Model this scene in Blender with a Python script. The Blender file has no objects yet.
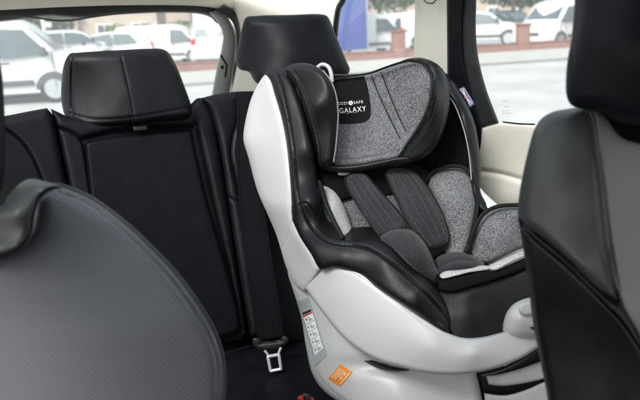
import bpy, bmesh, math, random
import numpy as np
from mathutils import Vector, Matrix
from mathutils.bvhtree import BVHTree
from mathutils.geometry import delaunay_2d_cdt

random.seed(7); np.random.seed(7)
S = bpy.context.scene
COL = S.collection
R = math.radians

# ------------------------------------------------------------------ camera
F = 615.0
CAM = np.array((-.35, 0, 1.6)); PITCH, YAW, ROLL = R(16.3), R(31), R(2.6)
_f = np.array((math.sin(YAW)*math.cos(PITCH), math.cos(YAW)*math.cos(PITCH), -math.sin(PITCH)))
_r0 = np.array((math.cos(YAW), -math.sin(YAW), 0.0)); _u0 = np.cross(_r0, _f)
_r = _r0*math.cos(ROLL) - _u0*math.sin(ROLL); _u = _u0*math.cos(ROLL) + _r0*math.sin(ROLL)
cd = bpy.data.cameras.new('camera'); cam = bpy.data.objects.new('camera', cd); COL.objects.link(cam)
cam.matrix_world = Matrix(((_r[0], _u[0], -_f[0], CAM[0]), (_r[1], _u[1], -_f[1], CAM[1]), (_r[2], _u[2], -_f[2], CAM[2]), (0, 0, 0, 1)))
cd.sensor_width = 36; cd.lens = F/640*36; cd.clip_start = .05; cd.clip_end = 2000
cd.dof.use_dof = True; cd.dof.focus_distance = 1.28; cd.dof.aperture_fstop = 5.0
S.camera = cam

def ray(p):
    p = np.asarray(p, float).reshape(-1, 2)
    return _f + np.outer((p[:, 0]-320)/F, _r) + np.outer((200-p[:, 1])/F, _u)
def at(px, py, t=None, x=None, y=None, z=None):
    d = ray((px, py))[0]
    if x is not None: t = (x-CAM[0])/d[0]
    if y is not None: t = (y-CAM[1])/d[1]
    if z is not None: t = (z-CAM[2])/d[2]
    return Vector(CAM + t*d)

# ------------------------------------------------------------------ scene tree
OFF, GEO = {}, {}
def tag(o, label=None, cat=None, group=None, kind=None):
    if label: o['label'] = label
    if cat: o['category'] = cat
    if group: o['group'] = group
    if kind: o['kind'] = kind
    return o
def root(name, label, cat, loc, group=None, rotz=0):
    o = bpy.data.objects.new(name, None); COL.objects.link(o)
    o.location = loc; o.rotation_euler.z = rotz; o.empty_display_size = .1
    OFF[o] = Vector(loc)
    return tag(o, label, cat, group)
def put(name, verts, faces, mat, parent=None, smooth=True, sharp=35, uv=None, local=False):
    """links verts/faces as one mesh object (world coordinates unless local)"""
    off = Vector((0, 0, 0)) if (parent is None or local) else OFF[parent]
    me = bpy.data.meshes.new(name)
    me.from_pydata([tuple(Vector(v)-off) for v in verts], [], [tuple(f) for f in faces])
    me.materials.append(mat)
    if uv is not None:
        l = me.uv_layers.new(name='UVMap')
        vi = np.empty(len(me.loops), int); me.loops.foreach_get('vertex_index', vi)
        l.data.foreach_set('uv', np.asarray(uv, np.float32)[vi].ravel())
    if smooth:
        me.polygons.foreach_set('use_smooth', [True]*len(me.polygons))
        me.set_sharp_from_angle(angle=R(sharp))
    me.update()
    o = bpy.data.objects.new(name, me); COL.objects.link(o)
    if parent is not None: o.parent = parent
    OFF[o] = off
    GEO[o] = ([tuple(v) for v in verts], [tuple(f) for f in faces])
    return o

# ------------------------------------------------------------------ curves
def _cr(P, n=14):
    P = [np.array(p, float) for p in P]
    if len(P) == 2: return [P[0]+(P[1]-P[0])*i/n for i in range(n)]+[P[1]]
    Q = [2*P[0]-P[1]]+P+[2*P[-1]-P[-2]]; out = []
    for i in range(1, len(Q)-2):
        p0, p1, p2, p3 = Q[i-1:i+3]
        t0 = 0; t1 = max(np.linalg.norm(p1-p0)**.5, 1e-4); t2 = t1+max(np.linalg.norm(p2-p1)**.5, 1e-4); t3 = t2+max(np.linalg.norm(p3-p2)**.5, 1e-4)
        for k in range(n):
            t = t1+(t2-t1)*k/n
            A1 = (t1-t)/(t1-t0)*p0+(t-t0)/(t1-t0)*p1; A2 = (t2-t)/(t2-t1)*p1+(t-t1)/(t2-t1)*p2; A3 = (t3-t)/(t3-t2)*p2+(t-t2)/(t3-t2)*p3
            B1 = (t2-t)/(t2-t0)*A1+(t-t0)/(t2-t0)*A2; B2 = (t3-t)/(t3-t1)*A2+(t-t1)/(t3-t1)*A3
            out.append((t2-t)/(t2-t1)*B1+(t-t1)/(t2-t1)*B2)
    return out+[P[-1]]
def resample(pts, step, closed=False):
    P = np.array(pts, float)
    if closed: P = np.vstack([P, P[:1]])
    s = np.concatenate([[0], np.cumsum(np.linalg.norm(np.diff(P, axis=0), axis=1))])
    n = max(int(round(s[-1]/step)), 4)
    q = np.linspace(0, s[-1], n+1)
    if closed: q = q[:-1]
    return np.stack([np.interp(q, s, P[:, k]) for k in range(P.shape[1])], 1)
def curve(pts, step=2.0, closed=False):
    """Catmull-Rom through points; a third value 1 marks a corner (closed curves)"""
    c = [i for i, p in enumerate(pts) if len(p) > 2 and p[2]]
    P = [p[:2] for p in pts]
    if not closed: return resample(_cr(P), step)
    if not c:
        out = _cr(P[-3:]+P+P[:3]); n = 14
        out = out[3*n:3*n+len(P)*n]
        return resample(out, step, True)
    P = P[c[0]:]+P[:c[0]]; c = [i-c[0] for i in c]+[len(P)]; P = P+P[:1]; out = []
    for a, b in zip(c[:-1], c[1:]):
        out += list(resample(_cr(P[a:b+1]), step))[:-1]
    return np.array(out)
def segdist(p, poly, closed=True):
    A = poly; B = np.roll(poly, -1, axis=0)
    if not closed: A, B = poly[:-1], poly[1:]
    best = np.full(len(p), 1e9)
    for i in range(0, len(p), 1500):
        q = p[i:i+1500]
        d = B-A; L = np.maximum((d**2).sum(1), 1e-9)
        t = np.clip(((q[:, None, :]-A[None])*d[None]).sum(2)/L, 0, 1)
        best[i:i+1500] = np.linalg.norm(q[:, None, :]-(A[None]+t[..., None]*d[None]), axis=2).min(1)
    return best
def inside(p, poly):
    x, y = p[:, 0], p[:, 1]; r = np.zeros(len(p), bool); j = len(poly)-1
    for i in range(len(poly)):
        xi, yi = poly[i]; xj, yj = poly[j]
        if yi != yj:
            r ^= ((yi > y) != (yj > y)) & (x < (xj-xi)*(y-yi)/(yj-yi)+xi)
        j = i
    return r
def tps(ctrl):
    """thin-plate depth through (px, py, depth) points"""
    C = np.array(ctrl, float); P = C[:, :2]/100; z = C[:, 2]; n = len(C)
    if n < 3: return lambda p: np.full(len(p), z.mean())
    def U(r): return np.where(r > 1e-9, r**2*np.log(np.maximum(r, 1e-9)), 0)
    K = U(np.linalg.norm(P[:, None]-P[None], axis=2))+np.eye(n)*1e-4
    Q = np.hstack([np.ones((n, 1)), P]); M = np.zeros((n+3, n+3))
    M[:n, :n] = K; M[:n, n:] = Q; M[n:, :n] = Q.T; M[n:, n:] += np.eye(3)*1e-9
    w = np.linalg.lstsq(M, np.concatenate([z, np.zeros(3)]), rcond=None)[0]
    def f(p):
        p = np.asarray(p, float)/100
        return U(np.linalg.norm(p[:, None]-P[None], axis=2))@w[:n]+w[n]+p@w[n+1:]
    return f
def plane(n, c):
    """depth of the plane n.P = c along each pixel's ray"""
    n = np.array(n, float)
    return lambda p: (c-n@CAM)/(ray(p)@n)
def dfun(d):
    if callable(d): return d
    if isinstance(d, (int, float)): return lambda p: np.full(len(p), float(d))
    return tps(d)

def relief(name, outline, depth, mat, parent=None, r=8, rd=.015, thick=.05, step=2.2, grid=4.0, grooves=(), bumps=(), bdir=None, backin=1.0, sharp=50):
    """solid cushion: silhouette = outline, surface = depth + rolled edge, with a rounded back"""
    o = curve(outline, step, True)
    if ((o[:, 0]*np.roll(-o[:, 1], -1)-np.roll(o[:, 0], -1)*-o[:, 1]).sum()) < 0: o = o[::-1]
    f = dfun(depth)
    lo, hi = o.min(0), o.max(0); pts = [o]
    nx = np.arange(lo[0], hi[0], grid); ny = np.arange(lo[1], hi[1], grid*.87)
    G = np.array([(x+(j % 2)*grid/2, y) for j, y in enumerate(ny) for x in nx])
    cand = []
    tan = np.roll(o, -1, 0)-np.roll(o, 1, 0); nrm = np.stack([tan[:, 1], -tan[:, 0]], 1); nrm /= np.maximum(np.linalg.norm(nrm, axis=1), 1e-6)[:, None]
    if not inside(o[:1]+nrm[:1]*.3, o)[0]: nrm = -nrm
    ring = []
    for k in (.05, .16, .34, .6, .95):
        d = k*r
        if d < .25: continue
        q = o+nrm*d; sp = max(step, d*.6); q = q[::max(1, int(round(min(sp, grid)/step)))]
        m = inside(q, o); q = q[m]
        if len(q): q = q[segdist(q, o) > d*.9]
        if len(q): ring.append(q)
    gro = []
    for g in grooves:
        c = curve(g[0], 2.0)
        gro.append((c, g[1], g[2]))
        t = np.gradient(c, axis=0); nn = np.stack([t[:, 1], -t[:, 0]], 1); nn /= np.maximum(np.linalg.norm(nn, axis=1), 1e-6)[:, None]
        for k in (-3.6, -2.5, -1.6, -.8, 0, .8, 1.6, 2.5, 3.6): ring.append(c+nn*k*g[1])
    def keep(q):
        q = q[inside(q, o)]
        return q[segdist(q, o) > .22] if len(q) else q
    acc = [o]; cell = {}
    def ok(p, m):
        a, b = int(p[0]//m), int(p[1]//m)
        for i in (a-1, a, a+1):
            for j in (b-1, b, b+1):
                for q in cell.get((m, i, j), ()):
                    if (q[0]-p[0])**2+(q[1]-p[1])**2 < m*m*.98: return False
        cell.setdefault((m, a, b), []).append(p); return True
    sel = []
    for q in ring:
        q = keep(q)
        sel += [p for p in q if ok(p, .35)]
    if len(G):
        G = G[inside(G, o)]
        if len(G): G = G[segdist(G, o) > max(.6*grid, .5)]
        if sel and len(G):
            from mathutils.kdtree import KDTree
            kd = KDTree(len(sel))
            for i, p in enumerate(sel): kd.insert((p[0], p[1], 0), i)
            kd.balance()
            G = np.array([p for p in G if kd.find((p[0], p[1], 0))[2] > grid*.45])
        sel += list(G)
    n = len(o)
    V2 = [Vector((p[0], -p[1])) for p in o]+[Vector((p[0], -p[1])) for p in sel]
    res = delaunay_2d_cdt(V2, [(i, (i+1) % n) for i in range(n)], [], 1, 1e-5)
    P = np.array([(v.x, -v.y) for v in res[0]]); faces = [tuple(x) for x in res[2]]
    ds = segdist(P, o)
    ds[[i for i, orig in enumerate(res[3]) if any(k < n for k in orig)]] = 0
    q = np.clip(1-ds/max(r, 1e-3), 0, 1); rnd = rd*(1-np.sqrt(np.maximum(1-q*q, 0)))
    base = f(P); t = base+rnd
    for c, w, gd in gro: t = t+gd*np.exp(-(segdist(P, c, False)/w)**2)
    for (bx, by, rx, ry, h) in bumps: t = t-h*np.exp(-((P[:, 0]-bx)/rx)**2-((P[:, 1]-by)/ry)**2)
    D = ray(P); front = CAM+D*t[:, None]
    cen = P.mean(0); bd = ray(cen)[0].copy() if bdir is None else np.array(bdir, float)
    bd /= np.linalg.norm(bd)
    back = CAM+D*base[:, None]+bd*np.maximum(thick-rnd, rnd+.001)[:, None]
    if backin != 1.0:
        bc = back.mean(0); back = bc+(back-bc)*backin
    cnt = {}
    for fc in faces:
        for a, b in zip(fc, fc[1:]+fc[:1]): cnt[(a, b)] = 1
    N = len(P); fs = list(faces)+[tuple(i+N for i in fc[::-1]) for fc in faces]
    fs += [(b, a, a+N, b+N) for (a, b) in cnt if (b, a) not in cnt]
    tm = float(np.median(base)); uv = P*tm/F
    ob = put(name, np.vstack([front, back]), fs, mat, parent, sharp=sharp, uv=np.vstack([uv, uv]))
    ob_info[ob] = (o, f, rd)
    return ob
ob_info = {}

def sweep(pts, rad, n=8, flat=None):
    """tube along 3D points; rad number or list; flat=(normal, ratio) squashes it"""
    P = np.array(pts, float); T = np.gradient(P, axis=0); T /= np.maximum(np.linalg.norm(T, axis=1), 1e-9)[:, None]
    rad = np.full(len(P), rad, float) if np.isscalar(rad) else np.array(rad, float)
    a = np.cross(T[0], (0, 0, 1.0)) if flat is None else np.cross(T[0], flat[0])
    if np.linalg.norm(a) < 1e-4: a = np.cross(T[0], (1.0, 0, 0))
    V, Fs = [], []
    for i in range(len(P)):
        a = a-T[i]*(a@T[i]); a /= np.linalg.norm(a); b = np.cross(T[i], a)
        k = 1 if flat is None else flat[1]
        for j in range(n):
            th = 2*math.pi*j/n; V.append(P[i]+rad[i]*(math.cos(th)*a+k*math.sin(th)*b))
    for i in range(len(P)-1):
        for j in range(n):
            Fs.append((i*n+j, i*n+(j+1) % n, (i+1)*n+(j+1) % n, (i+1)*n+j))
    Fs.append(tuple(range(n))[::-1]); Fs.append(tuple((len(P)-1)*n+j for j in range(n)))
    return V, Fs
def merge(parts):
    V, Fs = [], []
    for v, f in parts:
        k = len(V); V += list(v); Fs += [tuple(i+k for i in x) for x in f]
    return V, Fs
_bvh = {}
def bvh(o):
    if o not in _bvh: _bvh[o] = BVHTree.FromPolygons(*GEO[o])
    return _bvh[o]
def cast(P, targets, lift=0.0):
    """points of the target surfaces seen along the rays of P"""
    out, last = [], None
    for d in ray(P):
        best = None; dv = Vector(d).normalized()
        for o in (targets if isinstance(targets, (list, tuple)) else [targets]):
            h = bvh(o).ray_cast(Vector(CAM), dv)
            if h[0] is not None and (best is None or h[3] < best[1]): best = (h[0]+h[1]*lift*(1 if h[1].dot(dv) < 0 else -1), h[3])
        if best is None: out.append(None); continue
        out.append(np.array(best[0]))
    return out
def seam(name, pts, targets, mat, parent, r=.0011, lift=.0003, dash=None):
    """cord or row of stitches lying on a surface, as one mesh"""
    c = curve(pts, 1.0); H = cast(c, targets, lift); parts = []
    run = []
    def flush(run):
        if len(run) > 2:
            A = np.array(run); A[1:-1] = (A[:-2]+2*A[1:-1]+A[2:])/4
            if dash is None: parts.append(sweep(A, r, 6))
            else:
                A = resample(A, .0008); L, g = dash; n = int(L/.0008); m = int((L+g)/.0008)
                for k in range(0, len(A)-n, m): parts.append(sweep(A[k:k+n+1:max(1, n//2)], r, 5))
    for h in H:
        if h is None or (run and np.linalg.norm(h-run[-1]) > .03): flush(run); run = [] if h is None else [h]
        else: run.append(h)
    flush(run)
    if not parts: print('EMPTY SEAM', name, pts[0]); return None
    v, f = merge(parts)
    return put(name, v, f, mat, parent)
def piping(ob, mat, r=.003, parent=None, a=0.0, b=1.0, name='piping', back=0.0):
    """cord round a cushion's outline (fractions a..b of it)"""
    o, f, rd = ob_info[ob]; n = len(o); i = [k % n for k in range(int(a*n), int(b*n)+1)]
    q = o[i]; P = CAM+ray(q)*(f(q)+rd*.8+back)[:, None]
    v, fs = sweep(P, r, 8)
    return put(name, v, fs, mat, parent or ob)
def cord(name, pts, depth, r, mat, parent, n=8, step=2.0, flat=None):
    c = curve(pts, step); P = CAM+ray(c)*dfun(depth)(c)[:, None]
    v, f = sweep(P, r, n, flat)
    return put(name, v, f, mat, parent)
def sticker(name, quad, targets, mat, parent, lift=.0008, nu=10, nv=10):
    """thin sheet lying on a surface; quad = four pixels TL TR BR BL"""
    q = np.array(quad, float); P = []
    for j in range(nv+1):
        for i in range(nu+1):
            u, w = i/nu, j/nv
            P.append((q[0]*(1-u)+q[1]*u)*(1-w)+(q[3]*(1-u)+q[2]*u)*w)
    H = cast(P, targets, lift)
    ok = {k for k, h in enumerate(H) if h is not None}
    V = [h if h is not None else (0, 0, 0) for h in H]; Fs = []; W = nu+1
    for j in range(nv):
        for i in range(nu):
            x = (j*W+i, (j+1)*W+i, (j+1)*W+i+1, j*W+i+1)
            if all(k in ok for k in x): Fs.append(x)
    return put(name, V, Fs, mat, parent, uv=[((k % W)/nu, 1-(k//W)/nv) for k in range(len(V))])
def lettering(name, text, quad, targets, mat, parent, lift=.0012, size=1.0, spacing=1.0):
    cu = bpy.data.curves.new(name, 'FONT'); cu.body = text; cu.space_character = spacing; cu.resolution_u = 3
    ob = bpy.data.objects.new(name, cu); COL.objects.link(ob)
    dg = bpy.context.evaluated_depsgraph_get(); me = bpy.data.meshes.new_from_object(ob.evaluated_get(dg))
    bpy.data.objects.remove(ob)
    V = np.array([v.co[:2] for v in me.vertices]); Fs = [tuple(p.vertices) for p in me.polygons]
    lo, hi = V.min(0), V.max(0); V = (V-lo)/(hi-lo); q = np.array(quad, float)
    P = [(q[3]*(1-u)+q[2]*u)*(1-w)+(q[0]*(1-u)+q[1]*u)*w for u, w in V]
    H = cast(P, targets, lift)
    bpy.data.meshes.remove(me)
    if any(h is None for h in H): print('TEXT MISS', text); H = [h if h is not None else H[0] for h in H]
    return put(name, H, Fs, mat, parent, smooth=False)

# ------------------------------------------------------------------ boxes for the street
def box(cx, cy, cz, sx, sy, sz, bev=0.0):
    bm = bmesh.new(); bmesh.ops.create_cube(bm, size=1, matrix=Matrix.Translation((cx, cy, cz))@Matrix.Diagonal((sx, sy, sz, 1)))
    if bev: bmesh.ops.bevel(bm, geom=bm.edges[:], offset=bev, segments=2, affect='EDGES', profile=.6)
    bm.verts.index_update(); r = ([tuple(v.co) for v in bm.verts], [tuple(v.index for v in f.verts) for f in bm.faces]); bm.free(); return r
def lathe(profile, axis='y', n=24, c=(0, 0, 0)):
    V, Fs = [], []
    for (rad, h) in profile:
        for j in range(n):
            th = 2*math.pi*j/n; a, b = rad*math.cos(th), rad*math.sin(th)
            p = {'y': (a, h, b), 'z': (a, b, h), 'x': (h, a, b)}[axis]
            V.append((p[0]+c[0], p[1]+c[1], p[2]+c[2]))
    for i in range(len(profile)-1):
        for j in range(n): Fs.append((i*n+j, i*n+(j+1) % n, (i+1)*n+(j+1) % n, (i+1)*n+j))
    Fs.append(tuple(range(n))); Fs.append(tuple((len(profile)-1)*n+j for j in range(n))[::-1])
    return V, Fs

# ------------------------------------------------------------------ materials
def nodes(name):
    m = bpy.data.materials.new(name); m.use_nodes = True; nt = m.node_tree
    return m, nt, nt.nodes['Principled BSDF'], nt.nodes['Material Output']
def N(nt, t, **kw):
    n = nt.nodes.new(t)
    for k, v in kw.items():
        if k in n.inputs.keys(): n.inputs[k].default_value = v
        else: setattr(n, k, v)
    return n
def pbr(name, col, rough=.5, var=.08, scale=30.0, bump=0.0, bscale=300.0, metal=0.0, coat=0.0, spec=.5, rvar=.08, kind='noise', sheen=0.0):
    m, nt, b, out = nodes(name); L = nt.links.new
    tc = N(nt, 'ShaderNodeTexCoord')
    nz = N(nt, 'ShaderNodeTexNoise', Scale=scale, Detail=5.0, Roughness=.6); L(tc.outputs['Object'], nz.inputs['Vector'])
    mr = N(nt, 'ShaderNodeMapRange'); mr.inputs[1].default_value = .3; mr.inputs[2].default_value = .7
    mr.inputs[3].default_value = 1-var; mr.inputs[4].default_value = 1+var; L(nz.outputs['Fac'], mr.inputs[0])
    mx = N(nt, 'ShaderNodeVectorMath', operation='SCALE'); mx.inputs[0].default_value = col; L(mr.outputs[0], mx.inputs['Scale']); L(mx.outputs[0], b.inputs['Base Color'])
    r2 = N(nt, 'ShaderNodeMapRange'); r2.inputs[1].default_value = .3; r2.inputs[2].default_value = .7
    r2.inputs[3].default_value = max(rough-rvar, .02); r2.inputs[4].default_value = min(rough+rvar, 1); L(nz.outputs['Fac'], r2.inputs[0]); L(r2.outputs[0], b.inputs['Roughness'])
    b.inputs['Metallic'].default_value = metal; b.inputs['Coat Weight'].default_value = coat; b.inputs['Specular IOR Level'].default_value = spec
    b.inputs['Sheen Weight'].default_value = sheen
    if bump:
        if kind == 'noise': bz = N(nt, 'ShaderNodeTexNoise', Scale=bscale, Detail=3.0); bo = bz.outputs['Fac']
        else: bz = N(nt, 'ShaderNodeTexVoronoi', Scale=bscale); bo = bz.outputs['Distance']
        L(tc.outputs['Object'], bz.inputs['Vector'])
        bp = N(nt, 'ShaderNodeBump', Strength=bump, Distance=.001); L(bo, bp.inputs['Height']); L(bp.outputs[0], b.inputs['Normal'])
        if kind != 'noise':                                          # leather: soft creases under the grain
            wz = N(nt, 'ShaderNodeTexNoise', Scale=20.0, Detail=2.0); L(tc.outputs['Object'], wz.inputs['Vector'])
            wb = N(nt, 'ShaderNodeBump', Strength=.25, Distance=.006); L(wz.outputs['Fac'], wb.inputs['Height']); L(wb.outputs[0], bp.inputs['Normal'])
    return m
def perforated(name, col, hole, rough, pitch=.0058, rad=.3, bump=.4):
    m, nt, b, out = nodes(name); L = nt.links.new
    tc = N(nt, 'ShaderNodeTexCoord')
    mp = N(nt, 'ShaderNodeMapping'); mp.inputs['Scale'].default_value = (1/pitch, 1/pitch, 1); mp.inputs['Rotation'].default_value = (0, 0, R(38)); L(tc.outputs['UV'], mp.inputs[0])
    vo = N(nt, 'ShaderNodeTexVoronoi', voronoi_dimensions='2D'); vo.inputs['Randomness'].default_value = 0; vo.inputs['Scale'].default_value = 1; L(mp.outputs[0], vo.inputs['Vector'])
    mr = N(nt, 'ShaderNodeMapRange'); mr.inputs[1].default_value = rad-.1; mr.inputs[2].default_value = rad+.1; L(vo.outputs['Distance'], mr.inputs[0])
    nz = N(nt, 'ShaderNodeTexNoise', Scale=14.0, Detail=4.0); L(tc.outputs['Object'], nz.inputs['Vector'])
    mx = N(nt, 'ShaderNodeMix', data_type='RGBA'); mx.inputs[6].default_value = (*hole, 1); mx.inputs[7].default_value = (*col, 1); L(mr.outputs[0], mx.inputs[0])
    L(mx.outputs[2], b.inputs['Base Color'])
    r2 = N(nt, 'ShaderNodeMapRange'); r2.inputs[3].default_value = rough-.08; r2.inputs[4].default_value = rough+.08; L(nz.outputs['Fac'], r2.inputs[0]); L(r2.outputs[0], b.inputs['Roughness'])
    bp = N(nt, 'ShaderNodeBump', Strength=bump, Distance=.0006); L(mr.outputs[0], bp.inputs['Height']); L(bp.outputs[0], b.inputs['Normal'])
    return m
def melange(name, dark, light, scale=330.0, lo=.42, hi=.6, bump=.5):
    m, nt, b, out = nodes(name); L = nt.links.new
    tc = N(nt, 'ShaderNodeTexCoord')
    mp = N(nt, 'ShaderNodeMapping'); mp.inputs['Scale'].default_value = (1, .38, .62); mp.inputs['Rotation'].default_value = (.4, .5, .5); L(tc.outputs['Object'], mp.inputs[0])
    nz = N(nt, 'ShaderNodeTexNoise', Scale=scale, Detail=3.0, Roughness=.65); L(mp.outputs[0], nz.inputs['Vector'])
    n2 = N(nt, 'ShaderNodeTexNoise', Scale=18.0, Detail=2.0); L(tc.outputs['Object'], n2.inputs['Vector'])
    ad = N(nt, 'ShaderNodeMath', operation='MULTIPLY_ADD'); L(n2.outputs['Fac'], ad.inputs[0]); ad.inputs[1].default_value = .12; L(nz.outputs['Fac'], ad.inputs[2])
    mr = N(nt, 'ShaderNodeMapRange'); mr.inputs[1].default_value = lo+.06; mr.inputs[2].default_value = hi+.06; L(ad.outputs[0], mr.inputs[0])
    mx = N(nt, 'ShaderNodeMix', data_type='RGBA'); mx.inputs[6].default_value = (*dark, 1); mx.inputs[7].default_value = (*light, 1); L(mr.outputs[0], mx.inputs[0]); L(mx.outputs[2], b.inputs['Base Color'])
    b.inputs['Roughness'].default_value = .9; b.inputs['Specular IOR Level'].default_value = .2; b.inputs['Sheen Weight'].default_value = .15
    bp = N(nt, 'ShaderNodeBump', Strength=bump, Distance=.0012); L(nz.outputs['Fac'], bp.inputs['Height']); L(bp.outputs[0], b.inputs['Normal'])
    return m
def glass(name, veil=.2, tint=(.93, .96, .95), refl=.06):
    """window pane: mostly clear, a milky veil stands in for glare haze, reflects a little"""
    m, nt, b, out = nodes(name); L = nt.links.new; nt.nodes.remove(b)
    tr = N(nt, 'ShaderNodeBsdfTransparent', Color=(*tint, 1)); tl = N(nt, 'ShaderNodeBsdfTranslucent', Color=(.95, .97, 1, 1)); gl = N(nt, 'ShaderNodeBsdfGlossy', Roughness=.02)
    tc = N(nt, 'ShaderNodeTexCoord'); nz = N(nt, 'ShaderNodeTexNoise', Scale=4.0, Detail=4.0); L(tc.outputs['Object'], nz.inputs['Vector'])
    mr = N(nt, 'ShaderNodeMapRange'); mr.inputs[3].default_value = veil*.8; mr.inputs[4].default_value = veil*1.2; L(nz.outputs['Fac'], mr.inputs[0])
    a = N(nt, 'ShaderNodeMixShader'); L(mr.outputs[0], a.inputs[0]); L(tr.outputs[0], a.inputs[1]); L(tl.outputs[0], a.inputs[2])
    c = N(nt, 'ShaderNodeMixShader', Fac=refl); L(a.outputs[0], c.inputs[1]); L(gl.outputs[0], c.inputs[2]); L(c.outputs[0], out.inputs['Surface'])
    return m
def brick(name, c1, c2, mortar, scale=4.0):
    m, nt, b, out = nodes(name); L = nt.links.new
    tc = N(nt, 'ShaderNodeTexCoord'); bt = N(nt, 'ShaderNodeTexBrick', Scale=scale); L(tc.outputs['Object'], bt.inputs['Vector'])
    mp = N(nt, 'ShaderNodeMapping'); mp.inputs['Rotation'].default_value = (R(90), 0, 0); L(tc.outputs['Object'], mp.inputs[0]); L(mp.outputs[0], bt.inputs['Vector'])
    bt.inputs['Color1'].default_value = (*c1, 1); bt.inputs['Color2'].default_value = (*c2, 1); bt.inputs['Mortar'].default_value = (*mortar, 1)
    L(bt.outputs['Color'], b.inputs['Base Color']); b.inputs['Roughness'].default_value = .9
    return m

M = dict(
    leather=pbr('black_leather', (.0065, .0075, .0095), .46, .15, 25, .2, 700, kind='voronoi', spec=.24),
    leather_soft=pbr('soft_black_leather', (.0065, .0075, .0085), .40, .15, 25, .26, 700, kind='voronoi', spec=.32),
    leather_matt=pbr('matt_black_leather', (.0075, .0085, .0110), .45, .15, 25, .2, 700, kind='voronoi', spec=.13),
    leather_grey=pbr('dark_green_grey_leather', (.046, .051, .0525), .40, .12, 20, .2, 700, kind='voronoi', spec=.45),
    black_cloth=pbr('black_cloth', (.006, .0065, .007), .85, .2, 60, .4, 700, spec=.08),
    webbing=pbr('black_webbing', (.006, .0065, .008), .8, .15, 60, .4, 500, spec=.06),
    thread=pbr('grey_thread', (.055, .058, .06), .7, .1, 100),
    thread_dark=pbr('dark_thread', (.035, .037, .04), .6, .1, 100),
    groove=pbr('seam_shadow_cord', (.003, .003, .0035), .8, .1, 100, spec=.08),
    pipe=pbr('black_piping', (.006, .006, .007), .6, .1, 100, .2, 800, spec=.2),
    pipe_grey=pbr('grey_piping', (.22, .22, .23), .5, .1, 100),
    white=pbr('white_plastic', (.49, .497, .505), .38, .02, 8, .05, 700, spec=.5),
    white_grey=pbr('pale_grey_plastic', (.55, .56, .57), .4, .03, 8, .05, 700),
    grey_plastic=pbr('grey_plastic', (.22, .23, .235), .45, .05, 20),
    dark_plastic=pbr('black_plastic', (.012, .012, .013), .4, .1, 20, .05, 900),
    charcoal=pbr('charcoal_plastic', (.035, .036, .04), .5, .1, 20),
    chrome=pbr('bright_steel', (.85, .85, .86), .35, .05, 40, metal=.45),
    red=pbr('red_plastic', (.55, .02, .02), .35, .05, 40),
    cream=pbr('cream_trim', (.70, .68, .615), .55, .03, 10, .15, 600),
    headliner=pbr('pale_headlining', (.68, .665, .61), .9, .04, 40, .4, 500),
    grey_trim=pbr('grey_trim', (.34, .345, .335), .5, .06, 12, .1, 500),
    carpet=pbr('black_carpet', (.012, .012, .013), .95, .3, 200, .8, 600, spec=.1),
    melange=melange('grey_melange_cloth', (.020, .0215, .024), (.25, .258, .27), 680, .36, .68),
    melange_pale=melange('pale_melange_cloth', (.22, .22, .23), (.52, .52, .535), 700, .34, .60),
    melange_dark=melange('charcoal_melange_cloth', (.007, .0075, .009), (.046, .048, .054), 700, .38, .70, .35),
    perf_grey=perforated('perforated_grey_leather', (.088, .095, .110), (.062, .067, .078), .34, .0043, .26, .22),
    perf_warm=perforated('perforated_warm_grey_leather', (.195, .188, .196), (.142, .136, .143), .55, .0040, .26, .25),
    patch=pbr('black_patch', (.008, .0085, .010), .8, .15, 80, .5, 900, spec=.1),
    print_white=pbr('white_print', (.8, .8, .8), .5, .03, 50),
    print_grey=pbr('grey_print', (.32, .34, .35), .5, .03, 50),
    print_black=pbr('black_print', (.02, .02, .025), .5, .03, 50),
    print_red=pbr('red_print', (.55, .04, .05), .5, .03, 50),
    label_grey=pbr('silver_label', (.36, .39, .40), .35, .05, 60),
    orange=pbr('orange_label', (.74, .235, .018), .45, .04, 60),
    label_text=pbr('pale_label_print', (.85, .60, .42), .5, .03, 50),
    navy=pbr('navy_cloth', (.035, .04, .13), .8, .1, 200),
    pane=glass('glare_veil_window_glass', .09),  # glare haze is mixed into the pane as a pale veil
    roof_glass=glass('tinted_roof_glass', .02, (.86, .88, .88), .05), 
)
# ================================================================== CABIN
car = root('car_cabin', 'beige and black car cabin with pillars, window frames and glass round the rear seats', 'car', (.2, 1.8, .55))
side = plane((1, 0, .28), .75+.28*1.37)             # right inner wall, leaning in at the top
side_out = plane((1, 0, .28), .775+.28*1.37)
tail = plane((0, 1, .25), 2.42+.25*1.5)             # tailgate plane

# ---- tailgate window
relief('rear_window', [(-110, 0), (-110, 118), (100, 118), (240, 112), (238, 0), (100, -4)], plane((0, 1, .25), 2.45+.25*1.5), M['pane'], car, r=2, rd=.001, thick=.005, grid=16, step=8)
hd = relief('tailgate_header', [(-120, 14, 1), (0, 8), (60, 5), (130, 3), (200, 4), (221, 8), (228, 13, 1), (224, 22, 1), (219.5, 24), (213, 18), (200, 14), (165, 12.8), (130, 14), (104, 16), (86, 18.5), (70, 18), (50, 16.5), (30, 18.5), (0, 22), (-120, 30, 1)], tail, M['dark_plastic'], car, r=5, rd=.03, thick=.06, grid=4)
cord('header_strip', [(-60, 19), (0, 16.5), (20, 16), (38, 18), (56, 20.5), (74, 20), (92, 17), (120, 13.5), (160, 11), (200, 11.5)], plane((0, 1, .25), 2.375+.25*1.5), .0032, M['charcoal'], hd)
pf = relief('tailgate_pillar', [(209, 12, 1), (222, 12), (231, 22), (236.5, 38), (234.5, 66), (229, 100, 1), (211, 100, 1), (216, 72), (222, 45), (222.5, 33), (217, 22)], plane((0, 1, .25), 2.40+.25*1.5), M['grey_trim'], car, r=4, rd=.02, thick=.05, grid=3)
seam('trim_line', [(221, 55), (223.5, 60), (226.5, 65), (226, 71), (225, 77)], pf, M['groove'], pf, r=.004)
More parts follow.
